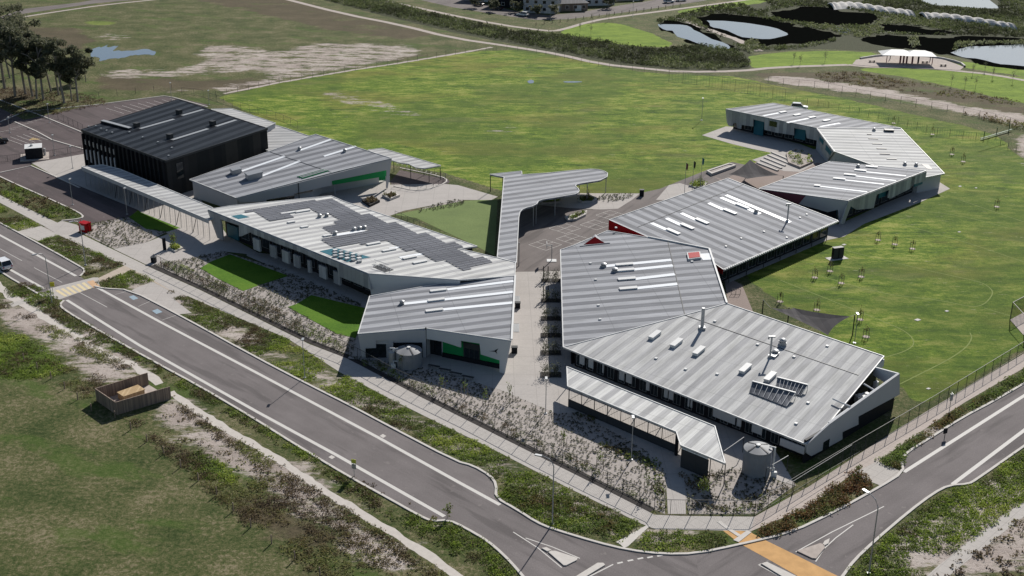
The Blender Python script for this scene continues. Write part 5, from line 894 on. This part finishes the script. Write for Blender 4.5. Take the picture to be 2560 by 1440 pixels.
# ================================================================ STREET FURNITURE
def lamp(px, py, h, label, arm=0, ang=0, cat='street lamp', group='street lamps', name='street_lamp', w_=.075):
    p = P(px, py); t = thing(name, label, cat, p, group); b = MB(); d = np.array((math.cos(ang), math.sin(ang), 0))
    if arm: b.tube([p, p+np.array((0,0,h-1)), p+d*arm*.25+np.array((0,0,h-.25)), p+d*arm*.6+np.array((0,0,h)), p+d*arm+np.array((0,0,h))], [w_*1.2, w_*.8, w_*.7, w_*.6, w_*.5], 8)
    else: b.tube([p, p+np.array((0,0,h))], [w_, w_*.8], 8)
    b.build('pole', MA['galv'], t); b = MB(); e = p+d*(arm or .25)+np.array((0,0,h-.06)); b.box(e, d[:2]*.42, (-d[1]*.17, d[0]*.17), .14); b.build('lamp_head', MA['galv'], t); b = MB(); b.box(p, (.2,0), (0,.2), .12); b.build('base_plate', MA['galv'], t)
RN = R(-134)
lamp(130,757,9.2,'tall curved arm lamp beside the zebra crossing on the near side of the road',1.8,RN); lamp(214,663,8.8,'curved arm lamp on the verge between the red cabinet and the zebra crossing',1.6,RN); lamp(1381,1311,9.,'curved arm lamp on the shrubby verge at the front corner',1.9,R(160)); lamp(2172,1434,9.6,'curved arm lamp at the right hand intersection',2.,R(120))
lamp(-40,560,9,'curved arm lamp cut off at the left edge',1.6,RN)
for x, y, h, l in ((762,945,6.2,'slim straight lamp post on the footpath verge beside the left road'),(1578,1150,6.2,'straight lamp post in the mulch bed before the street canopy'),(1364,1034,5.4,'straight lamp post at the street end of the central walkway'),(318,536,5.6,'pale lamp post at the end of the bus bay beside the walkway canopy'),(182,512,5.6,'slim lamp post in the middle of the bus bay'),(182,421,5.2,'lamp post on the plaza at the hall corner'),(137,389,5.,'car park lamp right of the kiosk'),(124,307,5.,'car park lamp beyond the yellow hatching'),(25,332,4.,'car park lamp at the left edge'),(429,251,5,'car park lamp behind the hall ridge'),(523,262,4,'lamp behind the back corner of the hall'),(1754,301,6.,'lone thin pole in the middle of the sports field'),(2136,858,5.,'pole beside the right corner of the grey shade sail'),(1377,52,6,'far street lamp beside the house driveway'),(1582,42,6,'far street lamp near the bollard fence')): lamp(x, y, h, l, 0, R(90), group='straight lamp posts', w_=.06)
for (x, y, yt, l, m) in ((1711,483,392,'left flagpole with a drooping dark red flag','maroon'),(1730,478,402,'middle flagpole with a drooping black flag','dark'),(1751,469,400,'right flagpole with a drooping pale blue flag','teal')):
    p = P(x, y); t = thing('flagpole', l, 'flagpole', p, 'three flagpoles in a row'); b = MB(); b.tube([p, p+np.array((0,0,7.))], [.06,.03], 8); b.build('pole', MA['galv'], t); b = MB()
    q = [p+np.array((.05, 0, 6.9)), p+np.array((.5, .1, 6.5)), p+np.array((.45, .3, 5.4)), p+np.array((.3, .2, 5.)), p+np.array((.05, 0, 5.5))]; b.face(q); b.face([k+np.array((0,.02,0)) for k in q][::-1]); b.build('flag', MA[m], t)
def sail(label, cor, posts, mat='shade'):
    c = [P(*q) for q in cor]; t = thing('shade_sail', label, 'shade sail', A2(sum(c)/len(c))); b = MB(); n = 8; ctr = sum(c)/len(c)-np.array((0,0,.5)); ring = []
    for i in range(len(c)):
        a, d = c[i], c[(i+1) % len(c)]
        for k in range(n): s = k/n; ring.append(a+(d-a)*s+(ctr-(a+d)/2)*(.45*s*(1-s)))
    for i in range(len(ring)): j = (i+1) % len(ring); m1, m2 = (ring[i]+ctr)/2-np.array((0,0,.12)), (ring[j]+ctr)/2-np.array((0,0,.12)); b.face([ring[i], ring[j], m2, m1]); b.face([m1, m2, ctr])
    b.build('cloth', MA[mat], t)
    for x, y, k in posts: p = P(x, y); b = MB(); b.tube([p, p+np.array((0,0,k))], .09, 8); b.bar(p+np.array((0,0,k)), c[min(range(len(c)), key=lambda i: np.linalg.norm(c[i][:2]-p[:2]))], .04); b.build('post', MA['dgal'], t)
sail('grey pointed shade sail on posts beside the lawn behind the technology building', [(1926,769,3.6), (1985,770,2.8), (2126,791,3.6), (2070,838,2.9)], [(1904,800,3.6), (1969,808,2.8), (2131,838,3.6)])
for k in range(5): ribbon('terrace_step', [(1893+k*9,408-k*6.5),(1945+k*9,428-k*6.0)], .5, .02, MA['kerb'], .25)
sail('brown grey triangular shade sail by the planted far court', [(1875,399,3.4), (1948,438,3.2), (1868,447,3.2), (1822,436,3.0)], [(1872,436,3.4), (1955,474,3.2)])
def ring_planter(label, pts, h=.5, mat='kerb', wd=.45, plants=True):
    pl = [P(*q) for q in pts]; c = sum(pl)/len(pl); t = thing('raised_planter', label, 'planter', c); b = MB(); inn = inset(pl, wd); n = len(pl)
    for i in range(n):
        j = (i+1) % n; q = [A2(pl[i]), A2(pl[j]), A2(inn[j]), A2(inn[i])]; b.hexa(q, [k+np.array((0,0,h)) for k in q])
    b.build('rim', MA[mat], t); b = MB(); b.slab([A2(k)+np.array((0,0,h*.7)) for k in inn], .1); b.build('soil', MA['soil'], t)
    if plants:
        g2 = np.random.default_rng(int(pts[0][0])); lo = np.min(inn, 0); hi = np.max(inn, 0); X = g2.uniform(lo[0], hi[0], 60); Y = g2.uniform(lo[1], hi[1], 60); k = inpoly(X, Y, inn); V, F, T = leafy(X[k], Y[k], X[k], 18, .45, .8, .15, g2, tn=.4); V[:, 2] += h*.7
        if len(V): npmesh('plants', V, F, MA['weed'], t, tone=T)['kind'] = 'stuff'
ring_planter('long empty rectangular raised bed beside the far asphalt court', [(1766,432),(1822,413),(1840,418),(1779,440)], .6, plants=False)
ring_planter('small diamond planter in the administration forecourt', [(420,622),(440,612),(458,622),(438,632)], .3)
ring_planter('leafy planter at the left of the courtyard entrance', [(905,505),(930,496),(950,506),(925,518)], .5, 'mulchk')
ring_planter('leafy planter with tree below the green undercroft', [(955,492),(980,484),(1000,492),(975,502)], .5)
ring_planter('oval green planter under the curved canopy edge', [(1442,501),(1455,495),(1478,494),(1493,500),(1480,507),(1455,508)], .35)
ring_planter('pale boulder edged planter at the tip of the canopy shadow', [(1412,546),(1440,538),(1468,530),(1465,540),(1440,552),(1420,554)], .45)
ring_planter('shadowed shrub planter under the serpentine canopy', [(1350,500),(1400,496),(1405,508),(1355,512)], .4, 'gravel')
ring_planter('terraced planter with yellow shrubs in the far court', [(1965,386),(1990,375),(2028,390),(2032,408),(2000,422),(1970,410)], .5, 'gravel')
ring_planter('low shrub bed at the foot of the flagpoles', [(1722,465),(1740,455),(1770,458),(1762,468),(1740,472)], .3)
def tank(label, px, py, h, r, crossed=True):
    c = P(px, py, h); c[2] = 0; t = thing('water_tank', label, 'water tank', c, None); b = MB(); prof = []
    for k in range(int(h/.12)): prof += [(r, k*.12), (r+.035, k*.12+.06)]
    b.lathe(c, prof+[(r, h)], 40); b.build('tank_body', MA['tank'], t); b = MB(); b.lathe(c+np.array((0,0,h-.02)), [(r+.06, 0), (r+.06, .08), (r*.3, .42), (.05, .46)], 40); b.build('lid', MA['tank'], t)
    for a in ((.6, 2.2) if crossed else (2.0,)):
        b = MB()
        for s in (-1, 1): b.bar(c+np.array((math.cos(a)*r*s*.98, math.sin(a)*r*s*.98, h+.13)), c+np.array((0,0,h+.52)), .2, .05)
        b.build('lid_strap', MA['dgal'], t)
    b = MB(); b.lathe(c+np.array((0,0,h+.4)), [(.28,0),(.28,.2),(.02,.22)], 12); b.build('hatch', MA['white'], t)
    s = 1 if crossed else -1; p = c+np.array((s*(r+.35), -.3, 0)); b = MB(); b.tube([p, p+np.array((0,0,h+.35)), p+np.array((-s*.7, .1, h+.4))], .13, 10); b.build('inlet_pipe', MA['white'], t); b = MB(); b.tube([p+np.array((0,-.5,.1)), p+np.array((0,-.5,1.1)), p+np.array((-s*.6,-.6,1.1))], .1, 8); b.box(p+np.array((0,-.7,.0)), (.35,0), (0,.2), .7); b.build('pump', MA['white'], t)
tank('short wide corrugated water tank with shiny lid beside the green porch', 1022, 876, 2.5, 1.95, False); c = P(981, 914); t = thing('filter_tank', 'narrow shiny filter cylinder standing left of the short water tank', 'tank', c); b = MB(); b.lathe(c, [(.55, 0), (.55, 2.3), (.35, 2.5), (.05, 2.55)], 20); b.build('tank_body', MA['galv'], t); b = MB(); b.tube([c+np.array((.4,0,2.3)), c+np.array((.4,0,2.9)), c+np.array((-.3,0,2.9))], .12, 8); b.build('pipe', MA['white'], t)
tank('tall corrugated water tank with crossed straps on its lid near the corner', 1895, 1121, 3.5, 1.75)
for i, (a, c, l) in enumerate((((1810,1128), (1860,1093), 'white overhead pipe running from the street canopy towards the tall tank'), ((1916,1171), (1971,1139), 'white overhead pipe right of the tall water tank'), ((1983,1203), (2130,1112), 'long pale beam on posts added for the glare along the right hand fence rail'))):
    p, q = P(*a, 2.3), P(*c, 2.3); t = thing('overhead_rail', l, 'rail', A2((p+q)/2)); b = MB(); b.bar(p, q, .08 if i < 2 else .04); b.build('beam', MA['tank'], t)  # third beam is added to imitate glare on the fence top rail
    for r_ in (p, q): b = MB(); b.bar(A2(r_), r_, .08); b.build('post', MA['dgal'], t)
for k, (x, y) in enumerate(((1085,921), (1113,930), (1140,939), (1170,948))):
    p = P(x, y); u = np.array((math.cos(R(-22)), math.sin(R(-22)))); t = thing('bench', f'dark slatted bench, {ORD[k]} from the left in the row before the green porch', 'bench', p, 'benches in front of the green porch'); b = MB(); b.box(p+np.array((0,0,.42)), u*.95, np.array((-u[1], u[0]))*.22, .07); b.build('seat', MA['dgal'], t)
    for s in (-.75, .75): b = MB(); b.box(p+np.array((*u*s, 0)), u*.05, np.array((-u[1], u[0]))*.2, .42); b.build('leg', MA['galv'], t)
def simplebox(name, label, cat, px, py, u, l, w_, h, mat, top='galv', group=None, extra=None):
    p = P(px, py); a = R(u); U = np.array((math.cos(a), math.sin(a))); Vv = np.array((-U[1], U[0])); t = thing(name, label, cat, p, group); b = MB(); b.box(p, U*l/2, Vv*w_/2, h); b.build('body', MA[mat], t); b = MB(); b.box(p+np.array((0,0,h+.001)), U*(l/2+.06), Vv*(w_/2+.06), .08); b.build('lid', MA[top], t)
    return t, p, U, Vv
t, p, U, Vv = simplebox('equipment_cabinet', 'dark steel equipment cabinet on a pale slab beside the red gabled wing', 'cabinet', 2092, 646, 20, 2.0, .8, 2.2, 'dark', 'dgal'); b = MB(); b.box(p, U*2.0, Vv*.9, .06); b.build('slab', MA['rock'], t)
for s in (-.6, .6): b = MB(); b.box(p+np.array((*(U*s-Vv*.46), .2)), U*.5, Vv*.02, 2.1); b.build('door', MA['dgal'], t)
t, p, U, Vv = simplebox('hydrant_cabinet', 'red fire hydrant cabinet with white panel at the bus bay exit', 'cabinet', 214, 578, -30, 2., 1.4, 1.8, 'red', 'red')
b = MB(); b.box(p+np.array((*(-Vv*.72), .5)), U*.6, Vv*.03, .9); b.build('panel', MA['white'], t)
for k_ in (-1.1, 1.1): b = MB(); b.bar(p+np.array((*(U*k_), 0)), p+np.array((*(U*k_), 2.3)), .08); b.build('post', MA['red'], t)
t, p, U, Vv = simplebox('kiosk', 'small grey kiosk building with flat pale roof in the car park', 'building', 87, 393, 20, 3.8, 4.2, 2.7, 'dark', 'white'); b = MB(); b.box(p, U*3.2, Vv*3.4, .15); b.build('slab', MA['gravel'], t)
b = MB(); b.lathe(p+np.array((*(U*-.4), 2.78)), [(.35,0),(.35,.3),(.1,.35),(.1,.8),(.02,.82)], 10); b.build('roof_vent', MA['galv'], t); b = MB(); b.box(p+np.array((*(U*-1.93-Vv*.5), .1)), U*.03, Vv*.5, 2.1); b.build('door', MA['teal'], t); b = MB(); b.lathe(p+np.array((*(U*2.3+Vv*.6), .0)), [(.3,0),(.3,1.8),(.05,1.9)], 10); b.build('rain_tank', MA['white'], t)
# timber enclosure and its crate
f = [P(242,1002), P(293,1037), P(428,997), P(372,962)]; t = thing('timber_enclosure', 'weathered timber paling enclosure open on its far right corner beside the gravel path', 'enclosure', sum(f)/4); n_ = np.array((0,0,1.95))
for i, j, k in ((0,1,1.), (1,2,1.), (3,0,1.)):
    a, c = f[i], f[i]+(f[j]-f[i])*k; d = (c-a)/np.linalg.norm(c-a); nn = np.array((-d[1], d[0], 0))*.06; b = MB(); b.hexa([a-nn, c-nn, c+nn, a+nn], [q+n_ for q in (a-nn, c-nn, c+nn, a+nn)]); b.build('paling_wall', MA['timber'], t)
    b = MB(); b.bar(a+n_, c+n_, .13, .06); b.build('capping', MA['timber'], t)
sheet('gravel_pad', [(245,1000),(293,1034),(426,995),(372,962)], .02, MA['gravel'])
q = [P(294,981,1.0), P(344,963,1.0), P(361,974,1.0), P(309,991,1.0)]; t = thing('timber_crate', 'new pale timber box standing inside the weathered enclosure', 'crate', A2(sum(q)/4)); b = MB(); bb = [A2(k) for k in q]; b.hexa(bb, [k+np.array((0,0,.95)) for k in bb]); b.build('body', MA['ply'], t); b = MB(); lid = inset(q, -.08); b.slab([A2(k)+np.array((0,0,1.05)) for k in lid], .09); b.build('lid', MA['ply'], t)
for x, y, l in ((1294,770,'black bin beside the green walled wing gutter'), (1286,882,'black low box at the front right corner of the green walled wing'), (385,656,'dark gatepost cabinet at the start of the street fence'), (1604,490,'black litter bin on the far edge of the asphalt court')):
    simplebox('bin', l, 'bin', x, y, 0, .9, .7, 1. if x < 1500 else 1.4, 'dark', 'dgal')
for x, y, l in ((1293,750,'upper hatched drainage grate on the central walkway'), (1291,820,'lower hatched drainage grate on the central walkway')):
    p = P(x, y); t = thing('floor_grate', l, 'grate', p); b = MB(); b.box((p[0], p[1], .03), (.45,0), (0,1.7), .03); b.build('grating', MA['galv'], t)
    for k in range(8): b = MB(); b.bar(p+np.array((-.42,-1.6+k*.45,.07)), p+np.array((.42,-1.6+k*.45,.07)), .06, .03); b.build('slat', MA['dgal'], t)
p = P(1379,652); t = thing('basketball_hoop', 'white basketball stand on the asphalt below the painted squares', 'basketball hoop', p); b = MB(); b.bar(p, p+np.array((0,0,3.2)), .14); b.bar(p+np.array((0,0,3.1)), p+np.array((-.9,-.2,3.1)), .1); b.build('pole', MA['galv'], t); b = MB(); b.box(p+np.array((-.95,-.2,2.7)), (.04,.0), (0,.8), 1.0); b.build('backboard', MA['white'], t); b = MB(); b.box(p, (.9,0), (0,.7), .1); b.build('base', MA['white'], t)
p = P(412,625); t = thing('totem_sign', 'tall thin dark sign blade on the administration forecourt', 'sign', p); b = MB(); b.box(p, (.3,.1), (-.04,.12), 2.4); b.build('blade', MA['dark'], t)
p = P(886,1192); t = thing('road_sign', 'yellow topped sign on a post at the near kerb', 'sign', p); b = MB(); b.bar(p, p+np.array((0,0,2.6)), .07); b.build('post', MA['galv'], t); b = MB(); b.box(p+np.array((0,-.05,2.)), (.3,-.1), (.01,.03), .55); b.build('sign_plate', plain('yellow_sign', (.5,.52,.08)), t); b = MB(); b.box(p+np.array((0,-.05,1.2)), (.28,-.1), (.01,.03), .7); b.build('sign_plate', MA['galv'], t)
p = P(2374,1022); t = thing('road_sign', 'grey panel sign on the right hand footpath', 'sign', p); b = MB(); b.bar(p, p+np.array((0,0,2.6)), .07); b.build('post', MA['galv'], t); b = MB(); b.box(p+np.array((0,-.05,1.3)), (.22,.05), (0,.03), 1.1); b.build('sign_plate', MA['galv'], t)
p = P(2361,1095); t = thing('road_sign', 'small dark sign at the right hand kerb beside the parking lane', 'sign', p); b = MB(); b.bar(p, p+np.array((0,0,1.6)), .07); b.build('post', MA['dgal'], t); b = MB(); b.box(p+np.array((0,0,.7)), (.28,.1), (-.02,.05), .8); b.build('sign_plate', MA['dark'], t)
p = P(134,742); t = thing('road_sign', 'yellow crossing sign beside the zebra crossing lamp', 'sign', p); b = MB(); b.bar(p, p+np.array((0,0,2.6)), .07); b.build('post', MA['galv'], t); b = MB(); b.box(p+np.array((0,0,1.9)), (.38,.1), (-.01,.04), .8); b.build('sign_plate', plain('yellow_warning_sign', (.62,.55,.05)), t)
for x, y, l in ((1118,1297,'narrow rusty brown cypress like shrub at the near kerb end'), (2146,1196,'orange brown pointed shrub at the driveway verge')): gum(x, y, 2.2, .6, l, int(x), 'rusty_shrub', 'weedr', None, .1, 160, .13)
# ================================================================ VEHICLES
def car(px, py, ang, label, paint, L=4.7, W_=1.85, H=1.75, wagon=True):
    p = P(px, py); a = R(ang); U = np.array((math.cos(a), math.sin(a), 0)); Vv = np.array((-U[1], U[0], 0)); Z = np.array((0,0,1.)); t = thing('parked_car' if paint != 'w' else 'suv', label, 'car', p, None); h = L/2; w_ = W_/2
    def sec(x, z, k=1.): return [p+U*x-Vv*w_*k+Z*z, p+U*x+Vv*w_*k+Z*z]
    prof = [(-h,.45),(-h,.95),(-h+.1,1.02),(h-1.35,1.05),(h-.15,.90),(h,.7),(h,.35)]; cab = [(-h+.12,1.02,1),(-h+.45,H-.05,.84),(-h+.8,H,.82),(h-2.1,H,.82),(h-1.3,1.05,.98)] if wagon else [(-h+.7,1.0,1),(-h+1.3,H-.25,.84),(h-2.2,H-.22,.82),(h-1.3,1.05,.98)]
    b = MB(); rr = [sec(x, z) for x, z in prof]
    for s, q in zip(rr, rr[1:]): b.face([s[0], s[1], q[1], q[0]])
    b.face([r_[0] for r_ in rr][::-1]); b.face([r_[1] for r_ in rr]); b.face([rr[0][0], rr[-1][0], rr[-1][1], rr[0][1]]); b.build('body', MA['car_w' if paint == 'w' else 'car_k'], t)
    b = MB(); cc_ = [sec(x, z, k) for x, z, k in cab]
    for s, q in zip(cc_, cc_[1:]): b.face([s[0], s[1], q[1], q[0]])
    b.face([r_[0] for r_ in cc_][::-1]); b.face([r_[1] for r_ in cc_]); b.build('cabin_glass', MA['glass'], t); b = MB(); m = cc_[1:-1]
    for s, q in zip(m, m[1:]): b.face([s[0]+Z*.03, s[1]+Z*.03, q[1]+Z*.03, q[0]+Z*.03])
    for s in cc_[:1]+cc_[-1:]: pass
    for q0, q1 in zip(cc_, cc_[1:]):
        for k in (0, 1): b.bar(q0[k], q1[k], .09)
    b.build('roof', MA['car_w' if paint == 'w' else 'car_k'], t)
    for x in (-h+.85, h-.9):
        for s in (-1, 1):
            b = MB(); c = p+U*x+Vv*s*(w_-.1)+Z*.34; b.tube([c-Vv*.12, c+Vv*.12], .34, 14); o = b.build('wheel', MA['rubber'], t); b = MB(); b.tube([c+Vv*s*.12, c+Vv*s*.14], .2, 10); b.build('rim', MA['galv'], o)
    for s in (-.7, .7): b = MB(); c = p+U*h+Vv*s*w_+Z*.72; b.box(c, (U*.03)[:2], (Vv*.18)[:2], .14); b.build('headlight', MA['strip'], t)
    for s in (-.8, .8): b = MB(); c = p-U*h+Vv*s*w_+Z*.7; b.box(c, (U*.03)[:2], (Vv*.12)[:2], .25); b.build('tail_light', MA['red'], t)
car(6,669,136,'white four wheel drive leaving the picture at the left edge of the road','w',4.9,1.9,1.85)
car(-4,358,25,'dark car parked at the left edge of the car park','k'); car(1307,40,150,'white car parked in front of the far houses','w2' if False else 'w'); car(1196,14,150,'dark car parked in the shade of the far houses','k'); car(1242,24,150,'dark hatchback under the trees by the far houses','k',wagon=False); car(1672,7,15,'silver car on the far driveway','w'); car(1702,3,15,'second pale car near the far junction','w',wagon=False); car(1998,273,-15,'white vehicle behind the far zinc roof','w')
# ================================================================ BIKE SHELTER, PARK SHELTER, HOUSES, NETS
bs = Bld('bike_shelter', 'pale roofed bike shelter with wavy edge behind the green undercroft', 'shelter', ((920,375,3.6), (955,371,3.6), (1102,414,3.0)), [(920,375), (955,371), (1102,414), (1062,421), (1040,419), (1022,410), (1000,407), (978,400)], ((960,395), (1000,388)), 'roofL', 'wall', nowall=True)
for x, y in ((1027,445), (1073,455), (1101,450), (985,430), (1060,438)): p = P(x, y); b = MB(); b.tube([p, p+np.array((0,0,bs.pl.z(p[0], p[1])-.1))], .08, 8); b.build('column', MA['dgal'], bs.o)
for k in range(9):
    x, y = 992+k*12, 418+k*3.4; p = P(x, y); t = thing('bike_rack', f'white hooped bike rack, number {k+1} from the left under the bike shelter', 'bike rack', p, 'bike racks under the shelter'); b = MB(); b.tube([p, p+np.array((0,0,.85)), p+np.array((.3,.8,.85)), p+np.array((.3,.8,0))], .04, 6); b.build('hoop', MA['white'], t)
t = thing('picnic_shelter', 'white hip roofed picnic shelter on a paved terrace in the park', 'shelter', P(2272,160)); z3 = 3.1
for i, (a, c) in enumerate((((2206,138), (2290,140)), ((2262,140), (2343,142)))):
    q0, q1 = P(*a, z3), P(*c, z3); d = (q1-q0); dn = np.array((-d[1], d[0], 0))/np.linalg.norm(d)*7.5; r0, r1 = (q0+d*.32+dn*.5)+np.array((0,0,1.3)), (q0+d*.68+dn*.5)+np.array((0,0,1.3)); b = MB(); b.face([q0, q1, r1, r0]); b.face([q1, q1+dn, r1]); b.face([q1+dn, q0+dn, r0, r1]); b.face([q0+dn, q0, r0]); b.face([q0, q0+dn, q1+dn, q1]); b.build('roof', MA['white'], t)
for x, y in ((2216,156), (2330,160), (2250,157), (2258,158), (2266,158), (2280,159), (2295,158), (2225,148), (2325,152)): p = P(x, y); b = MB(); b.bar(p, p+np.array((0,0,z3)), .45 if 2240 < x < 2300 else .2); b.build('pillar', MA['dark' if x % 2 else 'maroon'], t)
for k, (x, y) in enumerate(((2180,156), (2358,166), (2312,158))):
    p = P(x, y); t2 = thing('picnic_table', ('picnic table left of the park shelter', 'picnic table right of the park shelter', 'table under the right end of the park shelter')[k], 'table', p, 'picnic tables round the park shelter'); b = MB(); b.box(p+np.array((0,0,.72)), (1.,0), (0,.4), .06); b.build('tabletop', MA['timber'], t2)
    for s in (-1, 1): b = MB(); b.box(p+np.array((0,s*.75,.42)), (1.,0), (0,.15), .05); b.build('seat', MA['timber'], t2); b = MB(); b.box(p+np.array((s*.7,0,0)), (.05,0), (0,.6), .72); b.build('leg', MA['dgal'], t2)
ribbon('terrace_wall', [(2150,148),(2200,140),(2260,138),(2340,144),(2400,158),(2412,168)], .5, 0, MA['rock'], .6, sm=1)
def house(px, py, ang, l, d, h, label, wm='cream', rm='tile'):
    p = P(px, py); a = R(ang); U = np.array((math.cos(a), math.sin(a), 0)); Vv = np.array((-U[1], U[0], 0)); Z = np.array((0,0,1.)); t = thing('house', label, 'house', p, 'houses beyond the wetland'); b = MB(); q = [p-U*l/2, p+U*l/2, p+U*l/2+Vv*d, p-U*l/2+Vv*d]; b.hexa(q, [k+Z*h for k in q]); b.build('wall', MA[wm], t)
    e = inset(q, -.6); e = [k+Z*(h-.05) for k in e]; m = d/2; r0, r1 = p-U*(l/2-m*.9)+Vv*m+Z*(h+2.3), p+U*(l/2-m*.9)+Vv*m+Z*(h+2.3); b = MB(); b.face([e[0], e[1], r1, r0]); b.face([e[1], e[2], r1]); b.face([e[2], e[3], r0, r1]); b.face([e[3], e[0], r0]); b.face(e[::-1]); b.build('roof', MA[rm], t)
    wl = Wall(q[0], q[1])
    for k in range(4):
        u = l*(k+.5)/4
        for z0 in ((.9, 3.7) if h > 4 else (.9,)): o = wl.box('window', t, 'white', u-.75, u+.75, z0, z0+1.4, .05); wl.box('pane', o, 'glass', u-.65, u+.65, z0+.1, z0+1.3, .08)
    wl.box('garage_door', t, 'white', l*.62, l*.62+2.6, .02, 2.3, .07)
for i, (x, y, an, l, d, h, s, wm) in enumerate(((1200,4,-18,15,10,5.6,'two storey house furthest left beyond the wetland','cream'), (1268,20,-18,15,10,5.6,'two storey dark house behind the parked white car','dark'), (1350,33,-14,14,10,5.8,'pale two storey house with white eave at the bend of the far road','wallp'), (1428,28,14,14,10,3.2,'single storey brick house with dark garden wall','timber'), (1500,14,16,13,10,5.4,'narrow white gabled house right of the brick one','wallw'), (1575,2,18,14,10,3.2,'low house by the lawn mounds at the far right','cream'))): house(x, y, an, l, d, h, s, wm)
for i, (x, y, l) in enumerate(((1235,28,'garden tree left of the parked white car'), (1340,40,'dark tree at the road bend before the pale house'), (1290,30,'dense dark tree behind the parked white car'), (1190,18,'bushy tree at the left end of the far houses'), (1385,42,'round shrub tree at the corner of the brick house'), (1520,20,'garden tree before the narrow white house'))): gum(x, y, 4.5, 2.6, l, 500+i, 'garden_tree', 'gum', 'garden trees before the far houses', .15, 700, .4)
def net(label, pts, wd):
    pl = smooth([np.array(p) for p in W2(pts)], 2); b = MB(); n = 60; cum = np.linspace(0, 1, n); idx = cum*(len(pl)-1); P_ = [pl[int(i)]*(1-(i % 1))+pl[min(int(i)+1, len(pl)-1)]*(i % 1) for i in idx]; rows = []
    for k, p in enumerate(P_):
        z = 1.2+.7*abs(math.sin(k*.55)); rows.append([p+np.array((0, wd*(s-.5), max(.05, z*(1-abs(2*s-1)**2)))) for s in np.linspace(0, 1, 7)])
    for a, c in zip(rows, rows[1:]):
        for k in range(6): b.face([a[k], a[k+1], c[k+1], c[k]])
    return tag(b.build('netting', MA['rock'], None), label, 'netting', 'pale netting over the wetland planting')
net('pale wavy netting draped over planting on the upper wetland bank, left strip', [(2075,18),(2130,14),(2200,26),(2278,37)], 14); net('pale draped netting over planting on the right wetland bank', [(2303,42),(2370,44),(2450,56),(2531,70)], 11)
p0, p1 = P(2451,351), P(2529,328); t = thing('green_rail', 'pair of green steel rails on posts at the far right corner of the field', 'rail', p0); b = MB(); b.bar(p0+np.array((0,0,.5)), p1+np.array((0,0,.5)), .35, .12); b.build('rail', MA['pgrn'], t); b = MB(); b.bar(P(2451,350,2.2), P(2520,330,2.2), .12); b.build('rail', MA['pgrn'], t)
for s in (.1, .5, .9): b = MB(); q = p0+(p1-p0)*s; b.bar(q, q+np.array((0,0,2.2)), .15); b.build('post', MA['pgrn'], t)
q = [P(2525,800), P(2600,760), P(2640,800), P(2560,840)]; t = thing('cricket_net', 'dark cricket practice net with pale pitch cut by the right edge', 'practice net', q[0]); b = MB()
for k in q: b.bar(k, k+np.array((0,0,3.2)), .12)
for a, c in zip(q, q[1:]+q[:1]): b.bar(a+np.array((0,0,3.2)), c+np.array((0,0,3.2)), .08)
b.build('frame', MA['dgal'], t); b = MB(); b.slab([A2(k)+np.array((0,0,.07)) for k in q], .05); b.build('pitch', MA['gravel'], t); b = MB()
for k in range(24): s = k/23; a = q[0]+(q[1]-q[0])*s; b.bar(a, a+np.array((0,0,3.2)), .05)
b.build('net', MA['dark'], t)
